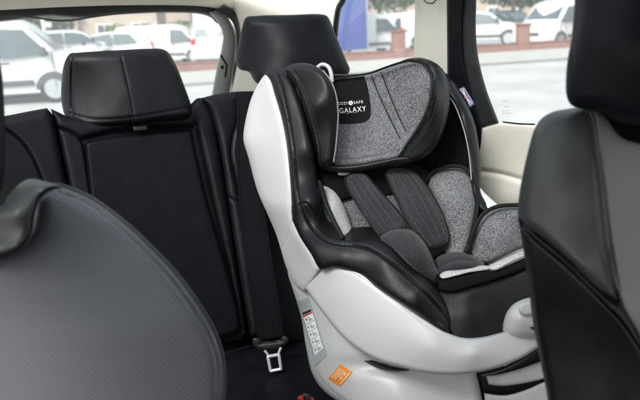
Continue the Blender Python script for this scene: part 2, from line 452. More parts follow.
seam('trim_clip', [(221.5, 66), (222.2, 67), (222.5, 68.5)], pf, M['groove'], pf, r=.0065)
relief('window_seal', [(224, 4, 1), (236, 12), (241, 30), (241, 50), (236, 84), (233, 104, 1), (229.5, 104, 1), (233.5, 70), (236.5, 45), (235, 30), (230, 19), (214, 11, 1)], plane((0, 1, .25), 2.36+.25*1.5), M['dark_plastic'], car, r=2, rd=.01, thick=.05, grid=3)
# ---- roof lining behind and beside the added roof opening
hl = relief('headlining', [(-140, -40, 1), (345, -60, 1), (345, -8), (240, 10), (225, 9), (200, 6), (130, 5), (60, 7), (0, 10), (-140, 16, 1)], lambda p: np.minimum(plane((0, .25, 1), 1.665+.25*2.3)(p), 4.0) if False else plane((0, 1, .1), 2.34+.16)(p), M['headliner'], car, r=4, rd=.01, thick=.05, grid=12)
# ---- quarter pillar between the tailgate and the side glass
relief('rear_quarter_panel', [(234, -60, 1), (350, -60, 1), (344, 0, 1), (338, 12), (333, 60), (331, 90, 1), (331, 130, 1), (226, 130, 1), (231, 95, 1), (238, 60), (240.5, 42), (240, 26), (234, 8, 1)], [(234, 0, 2.40), (240, 90, 2.40), (345, 0, 1.98), (335, 90, 1.98), (290, 45, 2.2)], M['cream'], car, r=5, rd=.02, thick=.05, grid=6)
relief('quarter_window', [(328, -50, 1), (428, -50, 1), (428, 92, 1), (322, 92, 1)], side_out, M['pane'], car, r=2, rd=.001, thick=.005, grid=14, step=6)
cord('quarter_window_seal', [(348, -30), (343, 0), (339, 7), (337, 16), (334, 45), (331, 74), (331, 88)], plane((1, 0, .28), .755+.28*1.37), .009, M['dark_plastic'], car)
relief('quarter_sill', [(322, 80, 1), (350, 77), (418, 76, 1), (418, 215, 1), (322, 215, 1)], side, M['cream'], car, r=4, rd=.01, thick=.05, grid=8)
cp = relief('door_pillar', [(417, -60, 1), (451, -60, 1), (450, 60), (452, 120), (470, 215, 1), (413, 215, 1), (414, 60)], plane((1, 0, .28), .735+.28*1.37), M['cream'], car, r=3, rd=.012, thick=.05, grid=6, grooves=[([(419.5, -40), (419, 20), (418, 90)], 1.0, .004), ([(441, -40), (440.5, 20), (442, 90)], 1.0, .003)])
seam('belt_anchor_slot', [(423, -2), (426, 2), (433, 3), (437, -2)], cp, M['thread'], cp, r=.0015)
relief('door_seal', [(446.5, -60, 1), (474, -60, 1), (464, 0), (463, 50), (468, 80), (482, 126, 1), (480, 215, 1), (455, 215, 1), (448, 110), (447, 40)], plane((1, 0, .28), .72+.28*1.37), M['leather'], car, r=3, rd=.012, thick=.06, grid=6)
relief('window_frame', [(462, -60, 1), (474, -60, 1), (476.5, -10), (476, 30), (478, 55), (486, 88), (499, 123, 1), (474, 131, 1), (463, 90), (458, 56), (456, 10)], plane((1, 0, .28), .73+.28*1.37), M['charcoal'], car, r=4, rd=.014, thick=.05, grid=4)
relief('door_window', [(438, -80, 1), (730, -80, 1), (730, 140, 1), (452, 140, 1)], side_out, M['pane'], car, r=2, rd=.001, thick=.005, grid=18, step=8)
dp = relief('door_panel', [(479, 128.5, 1), (499, 122.5), (540, 124), (640, 128), (740, 132, 1), (740, 330, 1), (470, 330, 1)], plane((1, 0, .10), .735+.10*1.37), M['cream'], car, r=5, rd=.015, thick=.08, grid=6, grooves=[([(481, 171), (500, 174), (530, 182), (600, 196)], 2.2, .012)], bumps=[(520, 200, 60, 18, .02)])
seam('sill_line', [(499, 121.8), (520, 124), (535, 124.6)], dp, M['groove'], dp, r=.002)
# etched maker's marks on the door glass
dw = [o for o in OFF if o.name.startswith('door_window')][0]
mk = []
for (x, y, n) in ((503, 101, 4), (505, 106.5, 3), (501.5, 110.5, 6), (502, 113, 6)):
    for k in range(n):
        h = cast([(x+k*1.6, y-.05*k), (x+k*1.6+1.0, y)], dw, .001)
        if h[0] is not None and h[1] is not None: mk.append(sweep([h[0], (h[0]+h[1])/2, h[1]], .0007, 4))
v, f = merge(mk); put('etched_mark', v, f, M['print_grey'], dw)
# ---- unseen rest of the cabin, added to shade the seats: roof opened for daylight, doors, dashboard
v, f = merge([box(0, -.05, 1.74, 1.36, .9, .04, .01), box(0, 2.0, 1.74, 1.3, .7, .04, .01), box(-.62, 1.02, 1.74, .14, 1.24, .04, .01), box(.62, 1.02, 1.74, .14, 1.24, .04, .01)])
put('roof_panel', v, f, M['headliner'], car)
v, f = merge([box(-.80, .9, .86, .06, 3.0, .72, .02), box(-.74, 1.15, 1.43, .05, .16, .56, .02), box(-.74, 1.95, 1.43, .05, .5, .56, .02)])
put('door_panel', v, f, M['cream'], car)
v, f = merge([box(.82, -.1, .86, .06, 1.5, .70, .02), box(.79, .12, 1.43, .05, .14, .56, .02)]); put('door_panel', v, f, M['cream'], car)
v, f = box(0, -.75, .85, 1.6, .4, .78, .08); put('dashboard', v, f, M['leather_matt'], car)
v, f = box(0, 1.03, 1.745, 1.10, 1.26, .006); put('added_roof_pane', v, f, M['roof_glass'], car, smooth=False)  # unseen pane, added to dim the daylight through the roof opening
# ---- floor and load cover
v, f = box(0, .95, .53, 1.6, 3.4, .02); put('floor', v, f, M['carpet'], car, smooth=False)
v, f = box(-.02, 1.98, 1.28, 1.30, .78, .03, .01); put('load_cover', v, f, M['headliner'], car)

# ================================================================== REAR BENCH
bench = root('rear_bench_seat', 'black leather rear bench seat with two big headrests and a folding centre armrest', 'car seat', (0, 1.4, .6))
bp = lambda off: plane((0, 1, -.3), 1.044+off)
L_, T_ = M['leather'], M['thread_dark']
sl = relief('backrest_section', [(-120, 130), (-60, 121), (0, 116.5), (30, 111), (47, 108, 1), (53, 116), (60, 150), (68, 190), (86, 330), (90, 430, 1), (-120, 430, 1)], bp(-.01), L_, bench, r=9, rd=.03, thick=.10, grooves=[([(-30, 124), (0, 127), (18, 138), (32, 156), (46, 190)], 1.6, .006)])
sc = relief('backrest_section', [(50.5, 108.5, 1), (58, 112), (70, 117), (130, 118), (185, 108), (198, 98), (205, 99, 1), (212, 112), (219, 145), (230, 215), (247, 334, 1), (243, 342, 1), (90, 342, 1), (70, 195), (56, 128)], bp(0), L_, bench, r=7, rd=.022, thick=.10,
            grooves=[([(52, 127), (62, 129), (74, 134), (82, 141), (88, 170), (97, 230)], 1.7, .008), ([(196, 122), (203, 150), (214, 200), (232, 280), (241, 330)], 2.2, .010), ([(84, 139), (110, 133), (140, 129), (170, 128), (192, 127)], 2.6, .016)])
sr = relief('backrest_section', [(201, 98, 1), (225, 92.5), (262, 91), (330, 92), (420, 106), (470, 130), (480, 380, 1), (250, 336, 1), (240, 278), (228, 200), (218, 140), (210, 112)], bp(-.012), L_, bench, r=8, rd=.03, thick=.10,
            grooves=[([(237, 100), (236.5, 120), (232, 140), (231, 155), (235, 175), (240, 196), (252, 250), (262, 310)], 1.8, .009), ([(228, 197), (234, 200), (241, 203)], 1.4, .006)])
for tgt, cs in ((sl, [(-30, 120), (0, 124), (20, 136), (34, 153), (48, 187)]), (sr, [(239.5, 100), (239, 120), (234.5, 140), (233.5, 155), (237.5, 175), (242.5, 196)])):
    seam('stitching', cs, tgt, T_, tgt, r=.0006, dash=(.004, .0025))
ar = relief('armrest', [(86, 143, 1), (120, 137), (150, 134), (190.5, 131, 1), (196, 158), (206, 200), (226, 270), (238.5, 327), (236, 332), (222, 336, 1), (104, 338, 1), (95, 230)], bp(-.010), M['leather_matt'], bench, r=3, rd=.007, thick=.05)
relief('armrest_gap_shade', [(84.5, 141.5, 1), (120, 135.5), (150, 132.3), (191.5, 129.4, 1), (197.3, 157), (207.6, 200), (227.5, 269.5), (240.5, 329), (237, 335), (222, 338, 1), (102, 340, 1), (93, 230)], bp(-.004), M['groove'], bench, r=1.5, rd=.002, thick=.03, grid=8)  # flat dark sheet stands in for the shade in the gap
relief('backrest_backing', [(-120, 150, 1), (0, 126, 1), (48, 118, 1), (198, 106, 1), (262, 100, 1), (420, 120, 1), (480, 370, 1), (250, 345, 1), (-120, 440, 1)], bp(.05), M['groove'], bench, r=3, rd=.005, thick=.04, grid=14, step=6)  # dark backing added so no light shows between the sections
relief('pull_strap', [(133, 126.5, 1), (147.5, 125, 1), (148, 130, 1), (134, 131.5, 1)], bp(-.026), M['dark_plastic'], ar, r=1.2, rd=.003, thick=.006, grid=1.5, step=1)
# centre headrest
hc = relief('headrest', [(69.5, 54), (78, 52.6), (120, 50), (150, 48.6), (162, 49), (168, 52), (175, 63), (184, 85), (191.5, 107), (191.5, 114), (188, 118), (160, 122), (120, 126), (84, 128.5), (74, 127), (66, 118), (61.5, 102), (61.5, 82), (64, 64)],
            [(70, 56, 1.385), (165, 52, 1.45), (190, 115, 1.465), (75, 125, 1.40), (130, 90, 1.40), (130, 55, 1.405), (62, 90, 1.425)], L_, bench, r=10, rd=.035, thick=.12, grid=3,
            grooves=[([(119.5, 50), (124, 70), (129.5, 95), (135, 124)], 1.1, .003), ([(72.5, 55), (71.5, 80), (72, 110), (76, 126)], 1.2, .005), ([(66, 112), (90, 119), (130, 117.5), (188, 108)], 1.5, .003)])
for dx in (-1.6, 1.6): seam('stitching', [(119.5+dx, 51), (124+dx, 70), (129.5+dx, 95), (135+dx, 123)], hc, T_, hc, r=.0006, dash=(.004, .0022))
seam('stitching', [(73.6, 56), (72.8, 80), (73.4, 110), (77, 125)], hc, T_, hc, r=.0005, dash=(.004, .0022))
# headrest behind the child seat
hr = relief('headrest', [(246, 17.5), (256, 15.8), (290, 14.8), (320, 14), (327, 16), (336, 36), (346, 60), (350, 70), (347, 75), (336, 78), (300, 84), (266, 86), (258, 84), (253, 79), (249, 72), (241, 70), (237, 66), (235.5, 58), (238, 46), (242, 28)],
            [(250, 18, 1.60), (325, 17, 1.65), (348, 72, 1.67), (256, 82, 1.60), (295, 50, 1.585), (236, 62, 1.66)], M['leather_matt'], bench, r=10, rd=.035, thick=.12, grid=3, grooves=[([(243, 60), (249, 68), (256, 71)], 1.3, .004)])
for px in (268, 312): cord('headrest_post', [(px, 78), (px+2, 100)], 1.68, .007, M['dark_plastic'], hr)
for px in (96, 162): cord('headrest_post', [(px, 108), (px+1, 122)], 1.49, .007, M['dark_plastic'], hc)
# cushion
bm = bmesh.new(); bmesh.ops.create_cube(bm, size=1, matrix=Matrix.Translation((.02, 1.02, .70))@Matrix.Diagonal((1.40, .72, .18, 1)))
bmesh.ops.bevel(bm, geom=bm.edges[:], offset=.045, segments=4, affect='EDGES'); bm.verts.index_update()
cu = put('seat_cushion', [tuple(x.co) for x in bm.verts], [tuple(x.index for x in q.verts) for q in bm.faces], M['leather_matt'], bench); bm.free()

# ================================================================== SEAT BELT
belt = root('seat_belt', 'black webbing seat belt with loose metal tongue hanging beside the child seat', 'seat belt', tuple(at(270, 345, 1.58)))
w1 = relief('strap', [(236, 92, 1), (252, 91, 1), (262, 190), (272, 255), (279, 300), (284.5, 337, 1), (258, 341, 1), (252, 300), (244.5, 250), (238, 190)], [(240, 95, 1.545), (250, 95, 1.545), (245, 250, 1.545), (272, 255, 1.53), (258, 340, 1.535), (284, 337, 1.52)], M['webbing'], belt, r=2, rd=.003, thick=.005, grid=4, grooves=[([(246, 100), (253, 200), (262, 290), (271, 338)], 6, -.003), ([(239.5, 110), (241, 190), (247, 250), (255, 302), (260.8, 339)], .8, .002), ([(250.5, 110), (259.5, 190), (269.5, 255), (276.5, 300), (281.8, 336)], .8, .002)])
relief('strap', [(263, 349, 1), (283, 348, 1), (285, 420, 1), (263, 420, 1)], 1.56, M['webbing'], belt, r=2, rd=.003, thick=.005, grid=4)
tp = relief('tongue_grip', [(252.5, 339), (257, 337.5), (262, 341), (279, 339.5), (284, 335.5), (288, 337.5), (288.5, 341.5), (283, 346.5), (262, 350), (254, 346.5)], 1.48, M['dark_plastic'], belt, r=2.5, rd=.005, thick=.014, grid=2, step=1, grooves=[([(260, 343.5), (270, 342), (281, 340.5)], 1.2, .005)])
for a in ([(264.5, 350.5), (267, 353.5), (269.2, 356.5)], [(281, 347.5), (279.5, 351), (278.2, 354.8)]): cord('tongue_arm', a, 1.47, .0030, M['chrome'], belt, step=.8)
o = resample(np.array([(267.8, 356.5), (278.8, 354.5), (281, 369), (270.6, 371), (267.8, 356.5), (269.5, 356.2)]), .5)
v, f = sweep(CAM+ray(o)*1.47, .0038, 8); put('tongue_plate', v, f, M['chrome'], belt)
bk = root('belt_buckle', 'black belt buckle with red release button low beside the child seat', 'buckle', tuple(at(305, 398, 1.36)))
relief('buckle_body', [(296, 397, 1), (306, 392, 1), (316, 397, 1), (318, 430, 1), (296, 430, 1)], 1.37, M['dark_plastic'], bk, r=3, rd=.006, thick=.03, grid=3)
relief('release_button', [(298, 396.5, 1), (303.5, 395, 1), (305.5, 408, 1), (299, 408, 1)], 1.36, M['red'], bk, r=1.5, rd=.003, thick=.012, grid=2, step=1)
relief('release_button', [(311, 397.5, 1), (314.5, 398.5, 1), (315, 408, 1), (311, 408, 1)], 1.36, M['red'], bk, r=1.2, rd=.002, thick=.012, grid=2, step=1)
# ================================================================== CHILD SEAT
cs = root('child_car_seat', 'white and black child car seat with grey melange cushions and a padded harness', 'child seat', tuple(at(400, 420, 1.32)))
W, K = M['white'], M['leather_soft']
# ---- base standing on the bench
base = relief('base', [(292, 254, 1), (287.5, 270), (292, 287), (300.5, 314), (306, 347), (312, 373), (322, 389), (340, 403), (380, 425), (470, 430, 1), (483, 402, 1), (478, 380), (474, 366, 1), (420, 350), (350, 300), (300, 240, 1)],
              [(280, 245, 1.385), (300, 314, 1.35), (308, 347, 1.335), (322, 389, 1.31), (306, 290, 1.31), (330, 350, 1.275), (345, 380, 1.255), (330, 320, 1.27), (400, 390, 1.20), (400, 360, 1.225), (470, 400, 1.20), (470, 372, 1.215), (340, 400, 1.27)], W, cs, r=10, rd=.03, thick=.26, grid=3.5, backin=.9,
              bumps=[(372, 366, 30, 8, -.012)], grooves=[([(294.5, 290), (304, 317), (309.5, 347), (316, 371), (326.5, 386), (344, 400)], .9, .0016)])
relief('base_slot', [(345, 346.5), (352, 348), (368, 358), (396, 367.5), (410, 370), (396, 371.8), (380, 368.8), (360, 359), (346, 350)], [(345, 348, 1.262), (368, 361, 1.235), (396, 371, 1.20), (415, 372.5, 1.185), (380, 368, 1.215)], M['dark_plastic'], base, r=1.5, rd=.003, thick=.03, grid=2, step=1)
# ---- fronts of the swivel under the arm
relief('swivel_housing', [(478, 373, 1), (497, 369), (520, 358), (545, 342), (600, 320, 1), (600, 440, 1), (484, 440, 1)], [(480, 380, 1.245), (540, 360, 1.21), (600, 380, 1.19)], M['dark_plastic'], cs, r=4, rd=.01, thick=.2, grid=5)
relief('swivel_block', [(486, 376, 1), (500, 374), (520, 368.5), (541, 361, 1), (560, 352, 1), (562, 372, 1), (543, 379), (520, 384), (502, 386), (488.5, 384.5, 1)], [(488, 380, 1.225), (540, 370, 1.185), (562, 360, 1.17)], M['white_grey'], cs, r=3, rd=.008, thick=.05, grid=3, bumps=[(490, 380, 5, 9, -.006)])
relief('swivel_base', [(484, 393, 1), (505, 395), (525, 390), (541, 383, 1), (562, 376, 1), (565, 440, 1), (488, 440, 1)], [(486, 400, 1.205), (541, 390, 1.17), (562, 400, 1.16)], M['white_grey'], cs, r=3, rd=.008, thick=.1, grid=4)
# ---- white side shell
sh = relief('side_shell', [(262, 78, 1), (266, 74), (271, 80), (276, 96), (282, 116), (287, 140), (290.5, 172), (292.5, 200), (293, 218), (301, 236), (313, 255), (321, 268, 1), (312, 282), (304, 292, 1), (296, 286), (286.5, 268), (281, 250), (276, 234), (267, 213), (257.5, 191), (248.5, 158), (243.5, 140), (244.5, 126), (251, 99), (257, 86)],
            [(264, 76, 1.375), (252, 99, 1.405), (243, 140, 1.40), (258, 191, 1.392), (276, 234, 1.382), (287, 268, 1.355), (276, 97, 1.325), (287, 140, 1.285), (292, 200, 1.268), (300, 236, 1.245), (319, 265, 1.195), (268, 150, 1.335), (275, 205, 1.325), (305, 286, 1.27)], W, cs, r=7, rd=.02, thick=.07, grid=3, step=1.6,
            grooves=[([(293, 219), (289, 232), (283, 246), (280.5, 252)], .8, .004)], bdir=(.75, .6, 0), sharp=40)
# ---- white arm sweeping round the front
arm = relief('front_arm', [(305, 288, 1), (311, 278.5), (319, 269.5), (332, 264.8), (347, 266), (362, 273.5), (381, 287), (407, 305.5), (430, 322.5), (445, 331.5), (462, 337.5), (480, 337.5), (498, 333.5), (520, 327), (560, 310), (600, 290, 1), (600, 325, 1), (560, 340), (540, 347), (524, 357), (511, 363), (497, 368), (474, 373), (445, 374.5), (419, 371.5), (399, 366.5), (380, 361), (359, 350), (340, 334), (325, 315.5), (312, 298)],
             [(306, 288, 1.265), (332, 265, 1.19), (381, 288, 1.138), (430, 322, 1.103), (470, 338, 1.095), (520, 328, 1.115), (600, 300, 1.16), (340, 333, 1.198), (380, 360, 1.150), (420, 371, 1.115), (475, 372, 1.092), (380, 325, 1.137), (430, 348, 1.092), (475, 353, 1.078), (335, 295, 1.19), (530, 345, 1.10), (600, 320, 1.16)], W, cs, r=3.6, rd=.012, thick=.08, grid=3,
             grooves=[([(330, 269.5), (346, 270.5), (361, 277.5), (380, 291), (406, 309.5), (429, 326.5), (446, 336.5), (466, 342)], 1.6, .0018)], sharp=45)
# ---- leather rim along the shell
rim = relief('side_bolster', [(264, 75, 1), (269, 70.5), (276, 67.5), (283, 69), (290, 77), (298, 95), (305, 116), (311, 140), (315.5, 162), (318, 184), (319, 205), (322, 224), (331, 234.5), (344, 238.5), (370, 237.5), (386, 242), (400, 252), (414, 266), (430, 283), (446, 302), (450.5, 318), (450.5, 332, 1), (445, 334), (430, 324), (407, 308), (381, 291), (362, 278), (347, 271), (334, 268), (321, 270), (311, 254), (300, 237), (292.5, 221, 1), (291, 195), (289.5, 165), (286, 138), (281, 114), (275, 95), (269, 80)],
             [(266, 74, 1.37), (278, 72, 1.345), (275, 95, 1.325), (286, 138, 1.28), (292, 200, 1.258), (300, 236, 1.232), (321, 268, 1.18), (295, 110, 1.29), (305, 150, 1.25), (308, 200, 1.225), (318, 245, 1.19), (345, 255, 1.155), (362, 277, 1.15), (385, 262, 1.125), (420, 295, 1.09), (430, 322, 1.10), (450, 325, 1.10), (318, 180, 1.27), (322, 224, 1.235), (370, 238, 1.17), (414, 266, 1.135), (446, 302, 1.12)], K, cs, r=7, rd=.02, thick=.09, grid=3, step=1.6, bdir=(.6, .8, -.05),
             grooves=[([(276, 69), (284, 92), (290, 120), (294, 150), (297, 180), (300, 204), (307, 221), (319, 236), (331, 243), (352, 245.5), (371, 250), (388, 261), (410, 279), (432, 300), (448, 319)], 1.1, .0045),
                      ([(300, 204), (306, 203), (313, 211), (322, 226)], .9, .003)])
for c in ([(275, 74), (281.5, 93), (287.5, 120), (291.5, 150), (294.5, 180), (297.5, 205), (305, 223), (318, 239), (331, 246), (352, 248.5), (370, 253.5), (386, 264), (408, 282), (430, 303), (447, 322)],
          [(286, 91), (292.5, 120), (296.5, 150), (299.5, 180), (302.5, 203), (309, 218), (320, 232.5), (332, 239.8), (353, 242.5), (372, 246.8), (390, 258), (412, 276), (434, 297), (448, 313)]):
    seam('stitching', c, rim, M['thread'], rim, r=.00065, dash=(.0042, .0024))
# ---- inside of the shell, dark
relief('inner_shell', [(268, 84, 1), (330, 80), (380, 76), (440, 70), (466, 100), (476, 140), (482, 200), (490, 260), (440, 300), (330, 262), (300, 210), (280, 130)], [(270, 90, 1.43), (300, 210, 1.36), (380, 120, 1.42), (470, 110, 1.36), (480, 220, 1.30), (400, 220, 1.33), (440, 290, 1.24), (330, 255, 1.28)], M['black_cloth'], cs, r=8, rd=.02, thick=.05, grid=6)
# ---- right edge of the shell
rr = relief('side_bolster', [(446, 78, 1), (452, 80), (459, 91), (467, 105), (474, 121), (478, 140), (481, 168), (482, 190), (489, 200), (500, 208, 1), (486, 215, 1), (476, 206), (470, 178), (467, 148), (460, 120), (452, 101), (446, 92)],
            [(448, 80, 1.33), (462, 100, 1.31), (476, 140, 1.285), (481, 180, 1.275), (495, 208, 1.25), (455, 105, 1.30), (466, 140, 1.27), (472, 190, 1.26), (465, 110, 1.285)], K, cs, r=5, rd=.02, thick=.07, grid=3, step=1.5)
seam('stitching', [(451, 82), (458, 94), (465.5, 107), (472, 123), (475.5, 142), (478.5, 170)], rr, M['thread'], rr, r=.0006, dash=(.0042, .0024))
cord('piping', [(447, 95), (453, 102), (460.5, 119), (466.5, 140), (469.5, 158), (471.5, 180)], [(447, 95, 1.285), (460, 119, 1.275), (470, 170, 1.255)], .0014, M['pipe_grey'], rr)
relief('side_shell', [(479, 186, 1), (486, 194), (497, 204), (505, 213, 1), (496, 214), (484, 206), (478, 196)], [(480, 190, 1.27), (500, 210, 1.24), (488, 205, 1.25)], M['white_grey'], cs, r=2, rd=.006, thick=.05, grid=2, step=1)
tg = relief('flag_tag', [(459, 88.5, 1), (464, 86.5, 1), (475, 104, 1), (470.5, 107.5, 1)], [(459, 88, 1.30), (464, 86, 1.302), (475, 104, 1.285), (470, 107, 1.285)], M['navy'], cs, r=.6, rd=.0005, thick=.003, grid=1.2, step=.8)
# union flag: white then red bars, and the line of pale lettering along the edge
TG = np.array([(459.2, 88.8), (464, 86.8), (474.6, 103.8), (470.4, 107)])
def onq(u, v, q): return tuple((q[0]*(1-u)+q[1]*u)*(1-v)+(q[3]*(1-u)+q[2]*u)*v)
for (a, b, w, m, lf) in (((.0, .05), (.62, .95), .5, 'print_white', .0008), ((.62, .05), (.0, .95), .5, 'print_white', .0009), ((.0, .5), (.62, .5), 1.1, 'print_white', .0010), ((.31, .02), (.31, .98), .9, 'print_white', .0011), ((.0, .5), (.62, .5), .6, 'print_red', .0016), ((.31, .02), (.31, .98), .5, 'print_red', .0017)):
    seam('flag_stripe', [onq(*a, TG), onq((a[0]+b[0])/2, (a[1]+b[1])/2, TG), onq(*b, TG)], tg, M[m], tg, r=.0009*w, lift=lf)
seam('lettering', [onq(.82, .06, TG), onq(.82, .5, TG), onq(.82, .94, TG)], tg, M['print_white'], tg, r=.0006, lift=.0006, dash=(.003, .0016))
# ---- headrest
hm = relief('headrest_panel', [(330, 82, 1), (350, 77.5), (370, 74), (385, 68.5), (400, 63.5), (413, 61), (424, 65), (430, 74), (431, 92), (427, 110), (418, 128), (407, 144), (398, 157), (380, 161), (352, 166), (336, 166, 1), (326, 160, 1), (326, 100, 1)],
            [(334, 95, 1.325), (340, 160, 1.305), (375, 110, 1.335), (375, 155, 1.305), (398, 150, 1.285), (405, 100, 1.295), (428, 90, 1.225), (415, 66, 1.26), (380, 75, 1.335)], M['melange'], cs, r=5, rd=.012, thick=.05, grid=3,
            grooves=[([(371, 72), (378, 92), (389, 116), (402, 142)], 1.3, .006), ([(381, 69), (388, 90), (397, 112), (408, 134)], 1.3, .006), ([(330, 158), (352, 159.5), (380, 155), (400, 150)], 1.2, .003)])
for c in ([(371, 75), (378, 93), (389, 117), (400, 139)], [(381, 72), (388, 91), (397, 113), (406, 132)]):
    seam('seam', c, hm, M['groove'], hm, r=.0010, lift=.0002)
hw = relief('headrest_wing', [(384, 70, 1), (400, 61.5), (412, 57.8), (424, 58.3), (437, 64), (445, 73), (449.5, 92), (448.5, 112), (444, 130), (436, 147), (424, 158), (408, 163.5, 1), (397, 157.5, 1), (408, 143.5), (419, 127.5), (427.5, 110), (431.5, 92), (430.5, 75), (424, 65.5), (413, 61.5), (400, 64)],
            [(388, 68, 1.315), (412, 60, 1.255), (437, 68, 1.215), (448, 95, 1.235), (438, 95, 1.195), (440, 130, 1.225), (428, 120, 1.215), (415, 145, 1.245), (402, 160, 1.265)], K, cs, r=5, rd=.02, thick=.08, grid=2.5, step=1.5)
cord('piping', [(330, 81), (350, 76.5), (370, 73), (385, 67.7), (400, 62.8), (413, 60.6), (424.5, 65), (430.8, 74), (431.8, 92), (427.8, 110), (419, 128), (408, 144), (398.5, 157)], [(334, 90, 1.318), (340, 165, 1.295), (375, 74, 1.325), (380, 161, 1.29), (398, 157, 1.27), (413, 61, 1.25), (431, 92, 1.20), (418, 128, 1.228)], .0024, M['pipe'], hw)
seam('stitching', [(400, 60.5), (414, 58.9), (427, 62), (435.5, 72), (437.5, 92), (434, 112), (426, 130), (414, 147)], hw, M['thread'], hw, r=.0005, dash=(.004, .0024))
# dark hood edge behind the headrest
relief('headrest_back', [(318, 78, 1), (332, 74.5), (350, 74), (370, 72.5), (388, 66, 1), (388, 72, 1), (370, 80), (345, 84), (322, 90, 1)], [(320, 80, 1.36), (388, 68, 1.35), (350, 76, 1.36)], M['charcoal'], cs, r=2.5, rd=.01, thick=.05, grid=2, step=1.2)
cord('harness_guide', [(317, 68), (322, 64.5), (328, 66.5), (331, 73), (332, 82)], [(317, 68, 1.33), (332, 82, 1.31), (325, 66, 1.32)], .0042, W, cs)
lw = relief('headrest_wing', [(284.5, 69), (291, 64.5), (302, 62.8), (313, 65), (322, 70), (330, 80), (335, 94), (337.3, 112), (336.5, 131), (334.8, 150), (333, 162), (328, 167.5), (319, 168, 1), (315.5, 155), (310.5, 136), (304.5, 112), (297.5, 90), (288.5, 76)],
            [(286, 70, 1.30), (302, 65, 1.265), (325, 78, 1.225), (336, 112, 1.235), (334, 150, 1.245), (325, 166, 1.26), (298, 90, 1.28), (310, 130, 1.262), (317, 105, 1.228)], K, cs, r=8, rd=.03, thick=.07, grid=2.8, step=1.5, backin=.9,
            grooves=[([(290, 68), (298, 78), (306, 96), (313, 118), (319, 142), (322, 166)], 1.0, .004)])
for dx in (-1.7, 1.7): seam('stitching', [(291+dx, 69), (298+dx, 79), (306+dx, 97), (313+dx, 119), (319+dx, 143), (321.5+dx, 163)], lw, M['thread'], lw, r=.0006, dash=(.004, .0024))
cord('piping', [(323, 70.5), (331, 81), (336, 95), (338.2, 112), (337.3, 131), (335.5, 150), (333.5, 162)], [(323, 70, 1.245), (336, 95, 1.238), (338, 120, 1.243), (335, 160, 1.255)], .0014, M['pipe_grey'], lw)
# logo patch
hf = ob_info[hm][1]
pt = relief('logo_patch', [(331, 81, 1), (350, 78), (364, 76, 1), (366.8, 84), (369.5, 98), (370.6, 110), (369.8, 117.5), (365.5, 121.5), (351, 123.6), (331, 123, 1)], lambda p: hf(p)-.0022, M['patch'], hm, r=.8, rd=.0012, thick=.004, grid=2.5, step=1.2)
lt = [hm, pt]
lettering('lettering', 'COZY', [(338.0, 102.3), (347.6, 101.9), (348.0, 104.7), (338.3, 105.1)], pt, M['print_white'], pt, spacing=1.25)
lettering('lettering', 'SAFE', [(353.4, 101.3), (362.6, 100.5), (363.1, 103.2), (353.8, 104.1)], pt, M['print_white'], pt, spacing=1.25)
dsk = [onq(0, 0, np.array([(350.6+2.2*math.cos(a), 103.1+2.2*math.sin(a))]*4)) for a in [2*math.pi*i/20 for i in range(20)]]
hh = cast(dsk, pt, .0012); put('logo_disc', hh, [tuple(range(20))], M['print_white'], pt, smooth=False)
lettering('lettering', 'N', [(349.7, 102.0), (351.5, 101.9), (351.6, 104.2), (349.8, 104.3)], pt, M['print_black'], pt, lift=.0018)
lettering('lettering', 'GALAXY', [(339.0, 108.4), (365.4, 106.2), (366.2, 111.2), (339.5, 113.6)], pt, M['print_white'], pt, spacing=1.15)
seam('emblem_line', [(346, 113.8), (347.5, 113.7), (349, 113.6)], pt, M['print_grey'], pt, r=.0005, lift=.001)
seam('emblem_line', [(353, 113.2), (355, 113), (357, 112.8)], pt, M['print_grey'], pt, r=.0005, lift=.001)
# ---- seat back cloth and the dark band above it
relief('back_cushion', [(314, 170, 1), (345, 176), (390, 172), (425, 172), (440, 200), (450, 240), (440, 258, 1), (380, 250), (335, 240, 1), (318, 200)], [(320, 180, 1.345), (380, 185, 1.345), (430, 180, 1.33), (340, 235, 1.265), (390, 235, 1.27), (440, 240, 1.26)], M['melange'], cs, r=6, rd=.015, thick=.05, grid=4)
relief('harness_band', [(318, 173, 1), (340, 168), (380, 166), (412, 162), (428, 170, 1), (432, 182, 1), (418, 190), (392, 196), (362, 196), (338, 201), (326, 196, 1)], [(320, 180, 1.315), (375, 175, 1.325), (430, 175, 1.31), (375, 193, 1.325), (335, 198, 1.30)], M['black_cloth'], cs, r=4, rd=.01, thick=.02, grid=4)
relief('headrest_edge', [(317, 163), (334, 165.5), (352, 165.2), (380, 160.4), (398, 156.8), (409, 157), (413, 161), (404, 165.5), (384, 168.5), (354, 172.8), (332, 172.5), (319, 168.5)], [(318, 166, 1.29), (352, 169, 1.285), (400, 161, 1.262), (412, 160, 1.258)], K, cs, r=3.5, rd=.012, thick=.05, grid=2, step=1.2)
relief('harness_buckle', [(338, 171.5), (346, 169.5), (353, 170), (352, 173.5), (345, 175.5), (338, 175)], 1.30, M['grey_plastic'], cs, r=2, rd=.004, thick=.02, grid=1.5, step=1)
# ---- narrow cushion at the left
lc = relief('side_cushion', [(322, 187), (326, 185.5), (334, 191), (342, 202), (349, 219), (353.5, 238), (350, 242), (343, 238), (334, 222), (326, 203)], [(323, 188, 1.295), (345, 205, 1.275), (352, 238, 1.225), (335, 222, 1.225), (335, 205, 1.25)], M['melange_pale'], cs, r=5, rd=.015, thick=.05, grid=2.5, step=1.5)
cord('piping', [(319.5, 182), (322, 190), (326, 204), (334, 222), (343, 239)], [(320, 183, 1.275), (326, 204, 1.235), (334, 222, 1.215), (343, 239, 1.195)], .0052, M['pipe'], lc)
